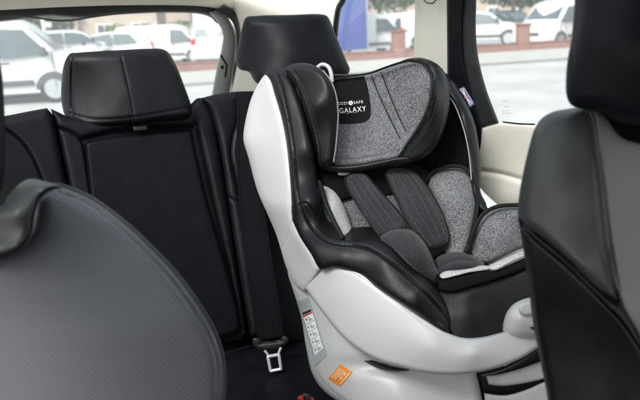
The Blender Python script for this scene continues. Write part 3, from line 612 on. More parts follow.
# ---- right side cushions
rc = relief('side_cushion', [(427, 180), (434, 172.5), (449, 167.5), (461, 168), (470, 175), (475.5, 187), (475.5, 205), (472, 228), (465, 252), (455, 262, 1), (446, 255), (441.5, 222), (433, 195)], [(430, 178, 1.315), (460, 172, 1.295), (474, 195, 1.265), (470, 235, 1.215), (445, 250, 1.225), (440, 215, 1.26), (456, 210, 1.232)], M['melange'], cs, r=5, rd=.014, thick=.06, grid=3, step=1.5)
cord('piping', [(424.5, 182), (433, 172), (449, 166.5), (462, 167), (471.5, 174.5), (476.8, 187), (476.8, 206), (473, 230), (466, 252)], [(425, 182, 1.315), (449, 167, 1.295), (476, 187, 1.262), (473, 230, 1.215), (466, 252, 1.20)], .0042, M['pipe'], rc)
rf = relief('side_cushion', [(469.5, 250), (474, 232), (483, 216), (496, 208.5), (518, 206.5), (545, 208), (565, 225), (560, 245, 1), (524, 248), (504, 256), (487, 263.5), (474, 262)], [(471, 250, 1.215), (483, 216, 1.225), (518, 208, 1.20), (555, 225, 1.19), (500, 235, 1.178), (488, 262, 1.195), (524, 247, 1.185)], M['melange'], cs, r=5, rd=.016, thick=.06, grid=3, step=1.5)
cord('piping', [(468.5, 256), (469, 249), (474, 231), (483, 214.5), (496, 207), (518, 205), (546, 206)], [(468, 256, 1.205), (474, 231, 1.20), (496, 207, 1.20), (546, 206, 1.18)], .0042, M['pipe'], rf)
# ---- harness pads
def pad(ol, dep, ribs):
    p = relief('harness_pad', ol, dep, M['melange_dark'], cs, r=5, rd=.012, thick=.03, grid=2.6, step=1.4, grooves=[(q, 1.0, .005) for q in ribs])
    for q in ribs: seam('stitch_line', q, p, M['thread'] if q is ribs[0] or q is ribs[-1] else M['thread_dark'], p, r=.0006, lift=.0001)
    piping(p, M['pipe'], .0036)
    return p
pad([(346, 178), (354, 173.5), (364, 174.5), (375, 186), (387, 200), (400, 215), (405.5, 226), (400, 232), (383, 237), (370, 222), (356, 201), (347.5, 187)],
    [(350, 177, 1.285), (366, 176, 1.29), (402, 218, 1.205), (383, 235, 1.195), (375, 205, 1.225), (350, 188, 1.262)],
    [[(351, 181), (362, 200), (374, 217), (387, 233.5)], [(356, 178), (367, 196), (379, 213), (392, 232)], [(362, 177), (372, 193), (384, 209), (398, 229)]])
pad([(386, 171), (392, 168), (405, 168.5), (413, 171), (423, 182), (433, 197.5), (442.5, 217), (447.5, 234), (447, 242.5), (436, 247), (428, 248), (410, 224), (397, 199), (388, 180)],
    [(388, 172, 1.295), (412, 171, 1.30), (445, 235, 1.205), (430, 247, 1.195), (418, 205, 1.225), (392, 185, 1.265)],
    [[(390, 174), (400, 196), (412, 218), (430, 244)], [(397, 171.5), (408, 192), (420, 214), (437, 241)], [(404, 170.5), (417, 190), (429, 212), (441, 236)], [(410, 172), (424, 190), (435, 209), (444.5, 232)]])
# ---- padded inner bolster, crotch pad
ib = relief('thigh_bolster', [(380, 237), (388, 231), (398, 228.6), (411, 230), (421, 238), (429, 250.5), (435, 264), (439.5, 276), (436, 284, 1), (424, 278), (408, 264), (394, 250), (384, 243)], [(383, 238, 1.165), (411, 231, 1.175), (437, 272, 1.145), (424, 278, 1.13), (400, 250, 1.125), (418, 255, 1.12)], M['melange_dark'], cs, r=8, rd=.03, thick=.08, grid=2.6, step=1.5)
piping(ib, M['pipe'], .0026, a=.05, b=.62)
cpd = relief('crotch_pad', [(434.5, 262), (438, 257), (446, 253.5), (460, 251.5), (472, 255), (485, 265.5), (478, 269), (462, 269.5), (446, 272), (439, 274)], [(436, 262, 1.175), (460, 253, 1.195), (484, 265, 1.175), (460, 263, 1.155), (442, 272, 1.15)], M['melange_dark'], cs, r=6, rd=.02, thick=.05, grid=2.4, step=1.4, grooves=[([(444, 265), (458, 260), (474, 261)], 1.2, .004)])
for ol, dep in (([(439.5, 275.5), (444, 271), (453, 268.3), (465, 266.8), (479, 265.5), (489, 266.2), (491, 268.5), (484, 270.5), (470, 272.5), (456, 276), (442, 278.5)], [(440, 276, 1.145), (465, 267, 1.16), (490, 267, 1.165), (465, 274, 1.142)]),
                ([(488, 266.5), (496, 262), (507, 257), (522, 250.8), (540, 246), (541, 250), (523, 257), (508, 264), (496, 270), (490, 269.5)], [(489, 267, 1.165), (522, 251, 1.172), (540, 248, 1.17), (510, 262, 1.155)])):
    relief('front_trim', ol, dep, M['melange_pale'], cs, r=3, rd=.008, thick=.03, grid=2, step=1)
relief('front_edge', [(435, 270, 1), (441, 279), (456, 277), (472, 273), (486, 270.5), (494, 271), (510, 264.5), (525, 257.5), (545, 249, 1), (548, 262, 1), (527, 269), (508, 276), (488, 282), (470, 288), (450, 293), (438, 290, 1)], [(438, 275, 1.142), (456, 278, 1.14), (450, 292, 1.135), (490, 272, 1.155), (488, 281, 1.145), (545, 255, 1.165)], M['black_cloth'], cs, r=4, rd=.012, thick=.04, grid=2.6, step=1.5)
# ---- leather seat front
sf = relief('seat_front', [(420, 268, 1), (436, 287), (452, 291), (475, 286), (500, 278), (527, 267), (570, 252, 1), (600, 290, 1), (560, 322), (520, 338), (480, 343), (455, 341, 1), (440, 320), (425, 290)],
            [(425, 275, 1.15), (450, 293, 1.14), (490, 280, 1.16), (560, 258, 1.17), (455, 330, 1.115), (480, 335, 1.115), (520, 325, 1.13), (590, 300, 1.15), (470, 312, 1.118), (505, 300, 1.14)], K, cs, r=5, rd=.012, thick=.08, grid=3,
            bumps=[(484, 290, 24, 9, .008), (500, 312, 14, 20, -.006)])
# ---- recline button
bt = relief('recline_handle', [(502.5, 331, 1), (503.5, 322), (507, 312), (513, 304.5), (521, 300), (530, 297.5), (545, 298), (560, 305), (566, 322), (562, 335, 1), (540, 337.5), (520, 337.5), (508, 335.5)], [(504, 328, 1.105), (520, 318, 1.075), (530, 300, 1.105), (560, 320, 1.10), (525, 335, 1.085)], W, cs, r=7, rd=.02, thick=.05, grid=2.4, step=1.4)
an = [2*math.pi*i/22 for i in range(22)]
relief('button', [(527+8.6*math.cos(a), 309+7*math.sin(a)) for a in an], 1.068, W, bt, r=3.2, rd=.006, thick=.02, grid=1.6, step=1)
relief('arrow_mark', [(529.5, 327.5, 1), (537, 325.5, 1), (536, 332, 1)], 1.074, M['dark_plastic'], bt, r=.5, rd=.0005, thick=.004, grid=1.5, step=.8)
# ---- labels on the base
lb = sticker('instruction_label', [(297, 301), (309, 297), (327, 355), (316, 366)], [base], M['label_grey'], base, lift=.001, nv=20)
LQ = np.array([(296.5, 300.5), (310, 296), (328, 355), (316, 366.5)])
def lab(u0, v0, u1, v1, m, name, lift):
    return sticker(name, [onq(u0, v0, LQ), onq(u1, v0, LQ), onq(u1, v1, LQ), onq(u0, v1, LQ)], [lb, base], M[m], lb, lift=lift, nu=3, nv=2)
lab(.16, .20, .92, .235, 'print_black', 'heading_bar', .0006)
lab(.16, .245, .92, .265, 'print_red', 'heading_bar', .0006)
for k in range(5):
    v0 = .275+k*.118
    lab(.16, v0, .84, v0+.108, 'print_white', 'pictogram', .0006)
    lab(.26, v0+.03, .34, v0+.055, 'print_black', 'pictogram_mark', .0011)
    lab(.50, v0+.06, .72, v0+.085, 'print_grey', 'pictogram_mark', .0011)
    lab(.46, v0+.02, .54, v0+.08, 'print_grey', 'pictogram_mark', .0013)
for u0, v0, u1, v1 in ((.2, .03, .8, .09), (.3, .11, .7, .15)): lab(u0, v0, u1, v1, 'print_grey', 'heading_mark', .0006)
OQ = np.array([(340.3, 364.2), (352.8, 372.4), (340.5, 386.6), (328.6, 378.8)])
og = sticker('warning_label', OQ, base, M['orange'], base, lift=.001)
def olab(u0, v0, u1, v1, lift=.0006):
    return sticker('label_text', [onq(u0, v0, OQ), onq(u1, v0, OQ), onq(u1, v1, OQ), onq(u0, v1, OQ)], og, M['label_text'], og, lift=lift, nu=4, nv=3)
for k, (a, b) in enumerate(((.08, .88), (.08, .8), (.08, .86), (.08, .6))): olab(.10+k*.13, .12+.04*(k % 2), .155+k*.13, b)
olab(.84, .12, .91, .9)
for v0 in (.2, .5): olab(.62, v0, .72, v0+.2)

# ================================================================== FRONT SEATS
fl = root('front_seat', 'dark grey front seat with perforated leather face in the left foreground', 'car seat', (-.3, .75, .75))
# frame pieces: perforated face, smooth shoulder, headrest
fd = plane((.18, 1, -.35), .72-.35*1.43-.18*.27)
fp = relief('backrest', [(-200, 330), (-120, 268), (-60, 262), (0, 253.5), (19, 247), (28, 235.5), (32, 214), (37, 196), (44, 188), (56, 185), (68, 188), (90, 197.5), (112, 212.5), (131, 228), (150, 246), (175, 272), (198, 303), (215, 333), (223, 360), (224, 385), (222, 410), (214, 460), (190, 560, 1), (-200, 560, 1)], lambda p: fd(p)+.055*np.maximum((p[:, 0]-20)/200, 0)**2.5+.045*(np.maximum(340-p[:, 1], 0)/150)**2, M['perf_grey'], fl, r=16, rd=.028, thick=.12, grid=5,
            grooves=[([(60, 192), (86, 202), (108, 217), (128, 233), (147, 251), (171, 276), (193, 306), (209, 335), (217, 361), (218, 385), (216, 410)], 1.6, .006)])
piping(fp, M['charcoal'], .0030, a=.0, b=1.0)
fb = relief('backrest_bolster', [(-120, 240, 1), (-40, 215), (0, 206), (8, 200.5), (13, 191), (20, 183.5), (30, 179), (44, 181), (62, 186, 1), (48, 193), (40, 200), (34, 216), (30, 236), (20, 249), (0, 256), (-60, 264), (-120, 275, 1)], [(0, 230, .640), (30, 182, .645), (45, 190, .628), (30, 225, .622), (-100, 255, .62), (10, 250, .622), (15, 215, .612)], M['leather_grey'], fl, r=9, rd=.03, thick=.11, grid=3)
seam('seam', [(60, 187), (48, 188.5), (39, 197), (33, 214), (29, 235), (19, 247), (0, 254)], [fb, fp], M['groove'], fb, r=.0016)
seam('stitching', [(5, 246), (14, 242), (22, 235)], fb, M['thread'], fb, r=.0006, dash=(.0035, .002))
relief('headrest', [(-190, -10), (-100, -40), (-20, -10), (0, 60), (4.5, 110), (5, 160), (1, 190), (-12, 200), (-100, 215), (-190, 200)], [(-180, 100, .60), (-100, 100, .595), (0, 50, .655), (0, 180, .655)], M['leather_matt'], fl, r=24, rd=.04, thick=.1, grid=6)
cord('headrest_post', [(-60, 180), (-55, 250)], .66, .006, M['chrome'], fl)
relief('seat_cushion', [(-260, 560, 1), (200, 540, 1), (230, 680, 1), (-260, 700, 1)], .72, M['leather_grey'], fl, r=20, rd=.04, thick=.3, grid=14, step=8)

fr = root('front_seat', 'smooth black leather front seat with double stitched bolster in the right foreground', 'car seat', (.35, .5, .75))
bd_ = [(519, 215, .70), (530, 145, .70), (545, 115, .705), (588, 107, .70), (602, 215, .66), (615, 300, .655), (560, 190, .668), (570, 130, .685), (580, 265, .652)]
rb = relief('backrest_bolster', [(518, 214), (519, 196), (523, 173), (529, 147), (534.5, 129), (541.5, 118.5), (552, 112), (566, 109), (588, 106.5), (596, 108, 1), (600, 128), (602, 150), (606, 190), (609, 230), (615, 272), (622, 305, 1), (600, 297), (574, 272), (556, 254.5), (536, 237), (521, 225)], bd_, M['leather_grey'], fr, r=13, rd=.035, thick=.13, grid=3, step=1.8)
rl = relief('backrest_side', [(517.8, 218, 1), (535, 233), (556, 250.5), (575, 268), (601, 293), (622, 306), (642, 340), (665, 400), (680, 520, 1), (560, 520, 1), (548, 402), (541, 365), (532.5, 320), (528, 280), (523, 248)], [(520, 225, .695), (560, 255, .652), (601, 294, .64), (640, 340, .66), (535, 320, .70), (548, 400, .70), (580, 330, .665), (620, 420, .67), (660, 420, .70)], M['leather'], fr, r=9, rd=.025, thick=.13, grid=4, step=2,
            grooves=[([(519, 223), (535, 240), (557, 258.5), (574, 273.5), (602, 301.5), (620, 320), (640, 349)], 1.3, .005)])
rp = relief('backrest_face', [(590, 107, 1), (599, 108.5), (607, 118), (617, 132.5), (626, 138.5), (660, 139), (720, 130), (780, 150), (800, 330), (760, 520, 1), (690, 520, 1), (660, 400), (640, 340), (622, 308), (615, 275), (608, 230), (603, 180), (597, 140)], [(593, 108, .695), (598, 140, .672), (604, 200, .662), (620, 305, .655), (625, 160, .675), (640, 250, .68), (700, 250, .67), (780, 250, .66), (660, 400, .69), (720, 500, .68)], M['perf_warm'], fr, r=6, rd=.015, thick=.12, grid=5, step=2)
cord('piping', [(588, 106), (592, 114), (595.5, 128), (597.5, 148), (602, 184), (605, 215), (608.5, 245), (613.5, 272), (619, 290)], [(588, 106, .700), (596, 130, .668), (602, 184, .651), (608, 245, .648), (619, 290, .650)], .0022, M['charcoal'], rb)
for c, tg2 in (([(584.5, 108), (588, 117), (591.5, 130), (593.8, 150), (598.5, 186), (602, 218), (605.5, 247), (610.5, 273)], rb), ([(519, 216), (536, 232.5), (557, 250), (575, 266.5), (603, 290)], rb), ([(519, 226), (535, 243), (557, 261.5), (574, 277), (602, 305), (620, 324), (638, 351)], rl), ([(521, 221.5), (536, 237.5), (558, 255.5), (576, 272), (603, 298.5), (622, 317), (640, 344)], rl)):
    seam('stitching', c, tg2, M['thread'], tg2, r=.0006, dash=(.0034, .0018))
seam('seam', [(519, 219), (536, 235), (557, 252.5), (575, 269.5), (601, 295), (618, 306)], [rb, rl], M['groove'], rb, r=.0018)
hh_ = relief('headrest', [(577, -30), (574, 10), (571, 40), (567.5, 60), (565.8, 80), (566.5, 96), (571, 105), (581, 109), (602, 112.5), (616, 121), (632, 126), (700, 124), (760, 100), (770, 0), (740, -60), (640, -75), (590, -60)], [(570, 60, .66), (580, 0, .66), (620, 40, .61), (680, 60, .60), (760, 50, .63), (600, 108, .645), (690, 120, .63)], M['leather_matt'], fr, r=14, rd=.035, thick=.11, grid=5)
seam('stitching', [(579.5, -20), (576.5, 10), (573.5, 40), (570, 60), (568.3, 80), (569, 95)], hh_, M['thread'], hh_, r=.0005, dash=(.0035, .002))
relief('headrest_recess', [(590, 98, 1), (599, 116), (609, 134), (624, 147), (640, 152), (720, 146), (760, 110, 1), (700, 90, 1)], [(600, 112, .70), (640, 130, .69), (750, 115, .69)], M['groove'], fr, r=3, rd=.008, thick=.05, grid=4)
cord('headrest_post', [(650, 110), (655, 160)], .70, .006, M['chrome'], hh_)
relief('seat_cushion', [(560, 530, 1), (860, 520, 1), (900, 700, 1), (560, 700, 1)], .72, M['leather'], fr, r=20, rd=.04, thick=.3, grid=14, step=8)
# ================================================================== STREET
for k, a in dict(paint_white=((.80, .80, .80), .3, .6), paint_red=((.50, .02, .025), .3, .6), paint_dark=((.05, .06, .075), .3, .6), paint_blue=((.05, .085, .33), .35, .3), paint_silver=((.55, .57, .6), .3, .6)).items():
    M[k] = pbr(k, a[0], a[1], .02, 3, coat=a[2])
M.update(car_glass=pbr('vehicle_glass', (.10, .125, .14), .12, .1, 3, spec=.7), tyre=pbr('tyre_rubber', (.02, .02, .021), .8, .2, 20), trim=pbr('grey_trim_plastic', (.10, .105, .11), .6, .1, 20), alloy=pbr('alloy_metal', (.55, .56, .58), .35, .05, 20, metal=.6), lamp=pbr('lamp_lens', (.55, .58, .6), .15, .1, 30), rear_lamp=pbr('rear_lamp_lens', (.5, .02, .02), .2, .1, 30),
         asphalt=pbr('worn_asphalt', (.46, .46, .455), .9, .16, .6, .4, 90, spec=.2), paving=pbr('pale_paving', (.46, .45, .42), .9, .08, 1.5, .3, 60, spec=.2), kerb=pbr('kerb_stone', (.24, .24, .23), .9, .1, 3, .3, 60),
         brick=brick('red_brick', (.25, .095, .07), (.31, .135, .10), (.36, .31, .28), 3.2), coping=pbr('brick_coping', (.25, .11, .085), .9, .12, 4, .3, 40), render=pbr('beige_render', (.50, .42, .36), .9, .06, 1.2, .3, 40), house_brick=brick('pale_brick', (.42, .29, .24), (.46, .34, .28), (.5, .46, .42), 3.0), slate=pbr('slate_roof', (.20, .21, .23), .8, .15, 2, .4, 20), winframe=pbr('white_window_frame', (.78, .78, .77), .5, .03, 5), house_pane=pbr('house_window_glass', (.12, .14, .16), .15, .1, 3), bark=pbr('tree_bark', (.10, .08, .06), .95, .25, 8, .6, 40), pole=pbr('painted_pole', (.7, .7, .7), .5, .04, 5))
def leafmat(name, a, b):
    m, nt, bs, out = nodes(name); L = nt.links.new; g = N(nt, 'ShaderNodeNewGeometry')
    cr = N(nt, 'ShaderNodeMix', data_type='RGBA'); cr.inputs[6].default_value = (*a, 1); cr.inputs[7].default_value = (*b, 1); L(g.outputs['Random Per Island'], cr.inputs[0]); L(cr.outputs[2], bs.inputs['Base Color']); bs.inputs['Roughness'].default_value = .7
    return m
M['leaf_dark'] = leafmat('dark_leaves', (.045, .085, .04), (.11, .17, .08)); M['leaf_light'] = leafmat('light_leaves', (.10, .17, .05), (.20, .28, .10))
RD = R(-16.5); rdv = Vector((math.cos(RD), math.sin(RD), 0)); rdn = Vector((-math.sin(RD), math.cos(RD), 0))
G0 = at(500, 53, z=0); off0 = Vector(G0).dot(rdn)                   # distance of the brick wall
def strip(name, a, b, z, mat, thick=.0, s0=-120, s1=160):
    P = [rdv*s0+rdn*a, rdv*s1+rdn*a, rdv*s1+rdn*b, rdv*s0+rdn*b]
    V = [(p.x, p.y, z) for p in P]; Fs = [(0, 1, 2, 3)]
    if thick: V += [(p.x, p.y, z-thick) for p in P]; Fs += [(0, 4, 5, 1), (1, 5, 6, 2), (2, 6, 7, 3), (3, 7, 4, 0)]
    return tag(put(name, V, Fs, mat, smooth=False), kind='structure')
v, f = [(-900, -900, -.02), (900, -900, -.02), (900, 900, -.02), (-900, 900, -.02)], [(0, 1, 2, 3)]
tag(put('ground', v, f, M['asphalt'], smooth=False), kind='structure')
strip('road', -20, off0-5.2, 0, M['asphalt'])
strip('kerb', off0-5.2, off0-4.95, .06, M['kerb'], .12)
strip('pavement', off0-4.95, off0-.05, .05, M['paving'], .1)
strip('car_park', off0+.4, off0+40, .002, M['asphalt'])
# low brick wall with piers
bw = root('brick_wall', 'low red brick wall with piers along the far pavement', 'wall', tuple(rdv*16+rdn*(off0+.13)), rotz=RD)
v, f = box(-4, 0, .15, 90, .24, .30); put('wall', v, f, M['brick'], bw, smooth=False, local=True)
v, f = box(-4, 0, .33, 90, .30, .06, .01); put('coping', v, f, M['coping'], bw, local=True)
for px in (521.5, 398, 590, 446):
    p = at(px, 55-(px-500)*.075, z=0)
    d = ray((px, 50))[0]; t = (off0+.13-Vector(CAM).dot(rdn))/Vector(d).dot(rdn); p = Vector(CAM+t*d)
    s = (p-bw.location).dot(rdv)
    pr = put('pier', *box(s, -.04, .52, .46, .36, 1.04, .01), M['brick'], bw, local=True)
    put('pier_cap', *box(s, -.04, 1.07, .56, .46, .07, .015), M['coping'], pr, local=True)

# ------------------------------------------------------------------ vehicles
PROF = dict(
    van=([(-2.38, .32), (-2.44, .9), (-2.40, 1.78), (-2.30, 1.92), (-1.9, 1.97), (.5, 1.97), (.80, 1.93), (1.08, 1.78), (1.66, 1.16), (2.2, 1.02), (2.40, .82), (2.46, .45), (2.36, .26), (-2.3, .26)], 1.92, (1.52, -1.5), .33, (.98, 1.9), [[(.42, 1.06), (1.52, 1.10), (1.44, 1.22), (1.02, 1.68), (.42, 1.72)]], ((1.06, 1.76), (1.62, 1.19)), ((-2.42, 1.1), (-2.385, 1.7))),
    car=([(-1.98, .35), (-2.06, .78), (-1.98, 1.0), (-1.72, 1.38), (-1.45, 1.46), (-.4, 1.5), (.2, 1.46), (.55, 1.36), (1.12, .98), (1.75, .86), (2.0, .66), (2.05, .4), (1.95, .22), (-1.9, .22)], 1.76, (1.30, -1.25), .31, (.92, 1.45), [[(-.32, .97), (.92, .98), (.45, 1.33), (.05, 1.40), (-.32, 1.41)], [(-1.45, .99), (-.40, .97), (-.40, 1.41), (-1.1, 1.38)]], ((.56, 1.34), (1.08, 1.0)), ((-1.96, 1.03), (-1.74, 1.36))),
    suv=([(-2.1, .4), (-2.18, .9), (-2.12, 1.1), (-1.88, 1.52), (-1.6, 1.62), (-.4, 1.66), (.15, 1.62), (.5, 1.52), (1.1, 1.1), (1.9, .98), (2.15, .78), (2.2, .45), (2.1, .3), (-2.05, .3)], 1.86, (1.36, -1.34), .36, (1.05, 1.6), [[(-.32, 1.1), (.92, 1.11), (.42, 1.48), (.05, 1.55), (-.32, 1.56)], [(-1.6, 1.12), (-.40, 1.1), (-.40, 1.56), (-1.2, 1.53)]], ((.52, 1.5), (1.07, 1.12)), ((-2.1, 1.14), (-1.9, 1.48))))
def wheel(parent, x, y, rad, sgn):
    t = put('wheel', *lathe([(rad*.62, -.09), (rad*.93, -.1), (rad, -.07), (rad, .07), (rad*.93, .1), (rad*.62, .09)], 'y', 28, (x, y, rad)), M['tyre'], parent, local=True, sharp=40)
    parts = [lathe([(rad*.66, .0), (rad*.64, .02), (rad*.58, .024)], 'y', 24, (0, 0, 0)), lathe([(rad*.16, .0), (rad*.14, .045)], 'y', 14)]
    parts[0] = lathe([(rad*.60, .0), (rad*.68, .0), (rad*.68, .03), (rad*.60, .03)], 'y', 24)
    for k in range(6):
        a = k*math.pi/3; c, s = math.cos(a), math.sin(a); bv, bf = box(rad*.36, .012, 0, rad*.56, .025, rad*.16)
        parts.append(([(q[0]*c-q[2]*s, q[1], q[0]*s+q[2]*c) for q in bv], bf))
    v, f = merge(parts); put('rim', [(a+x, y+sgn*(.085+b), c+rad) for a, b, c in v], f, M['alloy'], t, local=True)
def vehicle(name, label, cat, style, paint, loc, rz, group, detail=True, scale=1.0):
    prof, w, axl, rad, (belt_, top), wins, ws, rw = PROF[style]
    b = root(name, label, cat, loc, group, rz); b.scale = (scale,)*3
    pp = resample(np.array(prof), .09, True); hw_ = w/2
    def yy(z): return hw_*(1-.16*min(max((z-belt_)/(top-belt_), 0), 1.1)) * (1-.05*max(0, (.55-z)/.35))
    rings = [(-1, .05), (-.985, .02), (-.95, 0), (-.5, -.012), (0, -.02), (.5, -.012), (.95, 0), (.985, .02), (1, .05)]; c = pp.mean(0); V, Fs = [], []; n = len(pp)
    for fr_, ins in rings:
        for (x, z) in pp:
            d = math.hypot(x-c[0], z-c[1]); x2, z2 = x-(x-c[0])/d*ins, z-(z-c[1])/d*ins*.6
            V.append((x2 - (.10*abs(fr_)**3 if x > 1.7 else 0), fr_*yy(z), z2))
    for i in range(len(rings)-1):
        for j in range(n): Fs.append((i*n+j, i*n+(j+1) % n, (i+1)*n+(j+1) % n, (i+1)*n+j))
    Fs += [tuple(range(n)), tuple((len(rings)-1)*n+j for j in range(n))[::-1]]
    body = put('body', V, Fs, M[paint], b, local=True, sharp=50)
    def sidepoly(nm, P, s, m, out=.012, par=b):
        k = len(P); V = [(x, s*(yy(z)+out), z) for x, z in P]+[(x, s*(yy(z)-.03), z) for x, z in P]
        return put(nm, V, [tuple(range(k)), tuple(range(k, 2*k))[::-1]]+[(i, i+k, (i+1) % k+k, (i+1) % k) for i in range(k)], m, par, smooth=False, local=True)
    for s in (-1, 1):
        for P in wins: sidepoly('window', P, s, M['car_glass'])
        if detail:
            for x in axl:
                pts = [(x+(rad*1.2)*math.cos(a), rad+(rad*1.2)*math.sin(a)) for a in [math.pi*i/12 for i in range(13)]]
                pts = [(p[0], max(p[1], .24)) for p in pts]
                sidepoly('wheel_arch', pts, s, M['trim'], .006)
            put('door_handle', *box(.55 if style == 'van' else -.2, s*(yy(.95)+.015), .95, .2, .03, .04, .008), M['trim'], b, local=True)
            put('side_trim', *box(.1, s*(yy(.55)+.012), .50, 2.0, .04, .13, .012), M['trim'], b, local=True)
            xm = wins[0][1][0]-.12; put('mirror', *box(xm, s*(hw_+.10), wins[0][0][1]+.12, .14, .2, .22, .05), M['trim'], b, local=True)
            for xs in (wins[0][0][0]-.05, wins[0][1][0]+.05): put('door_gap', *box(xs, s*(yy(.8)+.001), .8, .014, .02, .85), M['trim'], body, local=True)
        put('headlight', *box(prof[10 if style != 'van' else 10][0]-.16, s*hw_*.72, prof[10][1]+.02, .22, .36, .18, .05), M['lamp'], b, local=True)
        put('rear_light', *box(prof[1][0]+.04, s*hw_*.86, 1.0 if style != 'car' else .88, .14, .2, .42 if style == 'van' else .24, .03), M['rear_lamp'], b, local=True)
        for x in axl: wheel(b, x, s*(hw_-.11), rad, s)
    for nm, ((xa, za), (xb, zb)), o in (('windscreen', ws, 1), ('rear_window', rw, -1)):
        nx_, nz_ = (za-zb), (xb-xa); l = math.hypot(nx_, nz_); nx_, nz_ = nx_/l*o*(1 if o*nx_ > 0 else -1), abs(nz_)/l
        q = [(xa, yy(za)*.86, za), (xb, yy(zb)*.9, zb), (xb, -yy(zb)*.9, zb), (xa, -yy(za)*.86, za)]
        top_ = [(x+nx_*.03, y, z+nz_*.03) for x, y, z in q]; bot = [(x-nx_*.03, y, z-nz_*.03) for x, y, z in q]
        put(nm, top_+bot, [(0, 1, 2, 3), (7, 6, 5, 4), (0, 4, 5, 1), (1, 5, 6, 2), (2, 6, 7, 3), (3, 7, 4, 0)], M['car_glass'], b, smooth=False, local=True)
    xf = prof[11][0]
    put('grille', *box(xf-.10, 0, .62, .22, w*.55, .16, .03), M['trim'], b, local=True)
    put('bumper', *box(xf-.12, 0, .40, .30, w*.86, .20, .06), M['trim'] if style != 'van' else M[paint], b, local=True)
    put('number_plate', *box(xf+.03, 0, .45, .03, .5, .11), M['winframe'], b, smooth=False, local=True)
    return b
def gpt(px, t):
    d = ray((px, 40))[0]; k = t; p = CAM+k*d; return (p[0], p[1], 0.0)
VG = 'vehicles parked across the street'
p = at(54, 103, z=0); p = p-rdv*1.45+rdn*.95
vehicle('parked_van', 'white panel van side on at the kerb, nearest vehicle in the rear window', 'van', 'van', 'paint_white', (p.x, p.y, 0), RD, VG)
vehicle('parked_car', 'white car parked just right of the nearest white van, beyond the brick wall', 'car', 'suv', 'paint_white', gpt(72, 27), RD+R(8), VG)
vehicle('parked_car', 'white hatchback right above the left half of the centre headrest', 'car', 'car', 'paint_white', gpt(108, 27.5), RD+R(170), VG)
vehicle('parked_car', 'dark grey car parked below the round green hedge', 'car', 'car', 'paint_dark', gpt(134, 36), RD+R(12), VG)
vehicle('parked_van', 'white van seen in the rear window between the dark car and the red car', 'van', 'van', 'paint_white', gpt(166, 28), RD+R(-14), VG, scale=.86)
vehicle('parked_car', 'red hatchback parked at the right end of the rear window', 'car', 'car', 'paint_red', gpt(203, 31), RD+R(75), VG)
vehicle('parked_car', 'white car half hidden by the tailgate pillar, right of the red hatchback', 'car', 'suv', 'paint_white', gpt(226, 26), RD+R(70), VG)
vehicle('parked_van', 'white van facing right in the small quarter window, behind a brick pier', 'van', 'van', 'paint_white', gpt(362, 28.5), RD+R(6), VG, scale=.9)
vehicle('parked_van', 'white van at the right edge of the quarter window, mostly behind the cream pillar', 'van', 'van', 'paint_white', gpt(424, 31), RD+R(20), VG, scale=.9)
vehicle('parked_car', 'white car facing the street at the left of the door window', 'car', 'suv', 'paint_white', gpt(484, 31), RD+R(-42), VG)
vehicle('parked_car', 'dark car parked behind the white one at the left of the door window', 'car', 'suv', 'paint_dark', gpt(508, 36), RD+R(-70), VG)
vehicle('parked_van', 'white van behind the brick pier, beside the front headrest', 'van', 'van', 'paint_white', gpt(564, 27.5), RD+R(198), VG)
# blue box lorry
q = gpt(315, 27); lo = root('box_lorry', 'blue box lorry at the left edge of the quarter window', 'lorry', q, rotz=RD)
put('cargo_box', *box(-.6, 0, 1.9, 5.2, 2.4, 3.2, .04), M['paint_blue'], lo, local=True)
put('corner_trim', *box(2.02, -1.2, 1.9, .06, .06, 3.2, .01), M['alloy'], lo, local=True)
put('cab', *box(-4.3, 0, 1.5, 1.9, 2.2, 2.0, .2), M['paint_white'], lo, local=True)
put('windscreen', *box(-5.24, 0, 1.9, .06, 1.8, .8, .02), M['car_glass'], lo, local=True)
put('chassis', *box(-1.2, 0, .58, 6.6, 1.0, .2, .02), M['trim'], lo, local=True)
for x in (-4.2, .9):
    for s in (-1, 1): wheel(lo, x, s*1.0, .45, s)

# ------------------------------------------------------------------ houses, trees, signpost
def house(label, px, t, w, d, h, roof, mat, rz, gable=False):
    b = root('house', label, 'house', gpt(px, t), 'houses beyond the car park', RD+rz)
    wl = put('wall', *box(0, 0, h/2, w, d, h), mat, b, smooth=False, local=True)
    o = .3
    if gable: V = [(-w/2-o, -d/2-o, h), (w/2+o, -d/2-o, h), (w/2+o, d/2+o, h), (-w/2-o, d/2+o, h), (0, -d/2-o, h+roof), (0, d/2+o, h+roof)]; Fs = [(0, 3, 5, 4), (1, 4, 5, 2), (0, 4, 1), (2, 5, 3), (0, 1, 2, 3)]
    else: V = [(-w/2-o, -d/2-o, h), (w/2+o, -d/2-o, h), (w/2+o, d/2+o, h), (-w/2-o, d/2+o, h), (-w/2-o, 0, h+roof), (w/2+o, 0, h+roof)]; Fs = [(0, 1, 5, 4), (2, 3, 4, 5), (0, 4, 3), (1, 2, 5), (0, 3, 2, 1)]
    rf_ = put('roof', V, Fs, M['slate'], b, smooth=False, local=True)
    put('chimney', *box(w*.32, 0, h+roof, .7, .7, 1.8, .03), M['coping'], rf_, local=True)
    for fl_ in range(2):
        for k in range(max(2, int(w/3))):
            x = -w/2+(k+.5)*w/max(2, int(w/3)); z = 1.5+fl_*2.7
            if fl_ == 0 and k == 0:
                put('door', *box(x, -d/2-.02, 1.05, .95, .1, 2.1, .01), M['trim'], b, local=True); continue
            fr2 = put('window', *box(x, -d/2-.02, z, 1.5, .1, 1.25, .01), M['winframe'], b, local=True)
            for s in (-1, 1): put('pane', *box(x+s*.35, -d/2-.06, z, .6, .06, 1.05), M['house_pane'], fr2, smooth=False, local=True)
    return b
house('low house with dark slate roof above the nearest white van', 24, 60, 11, 8, 2.9, 2.4, M['house_brick'], 0)
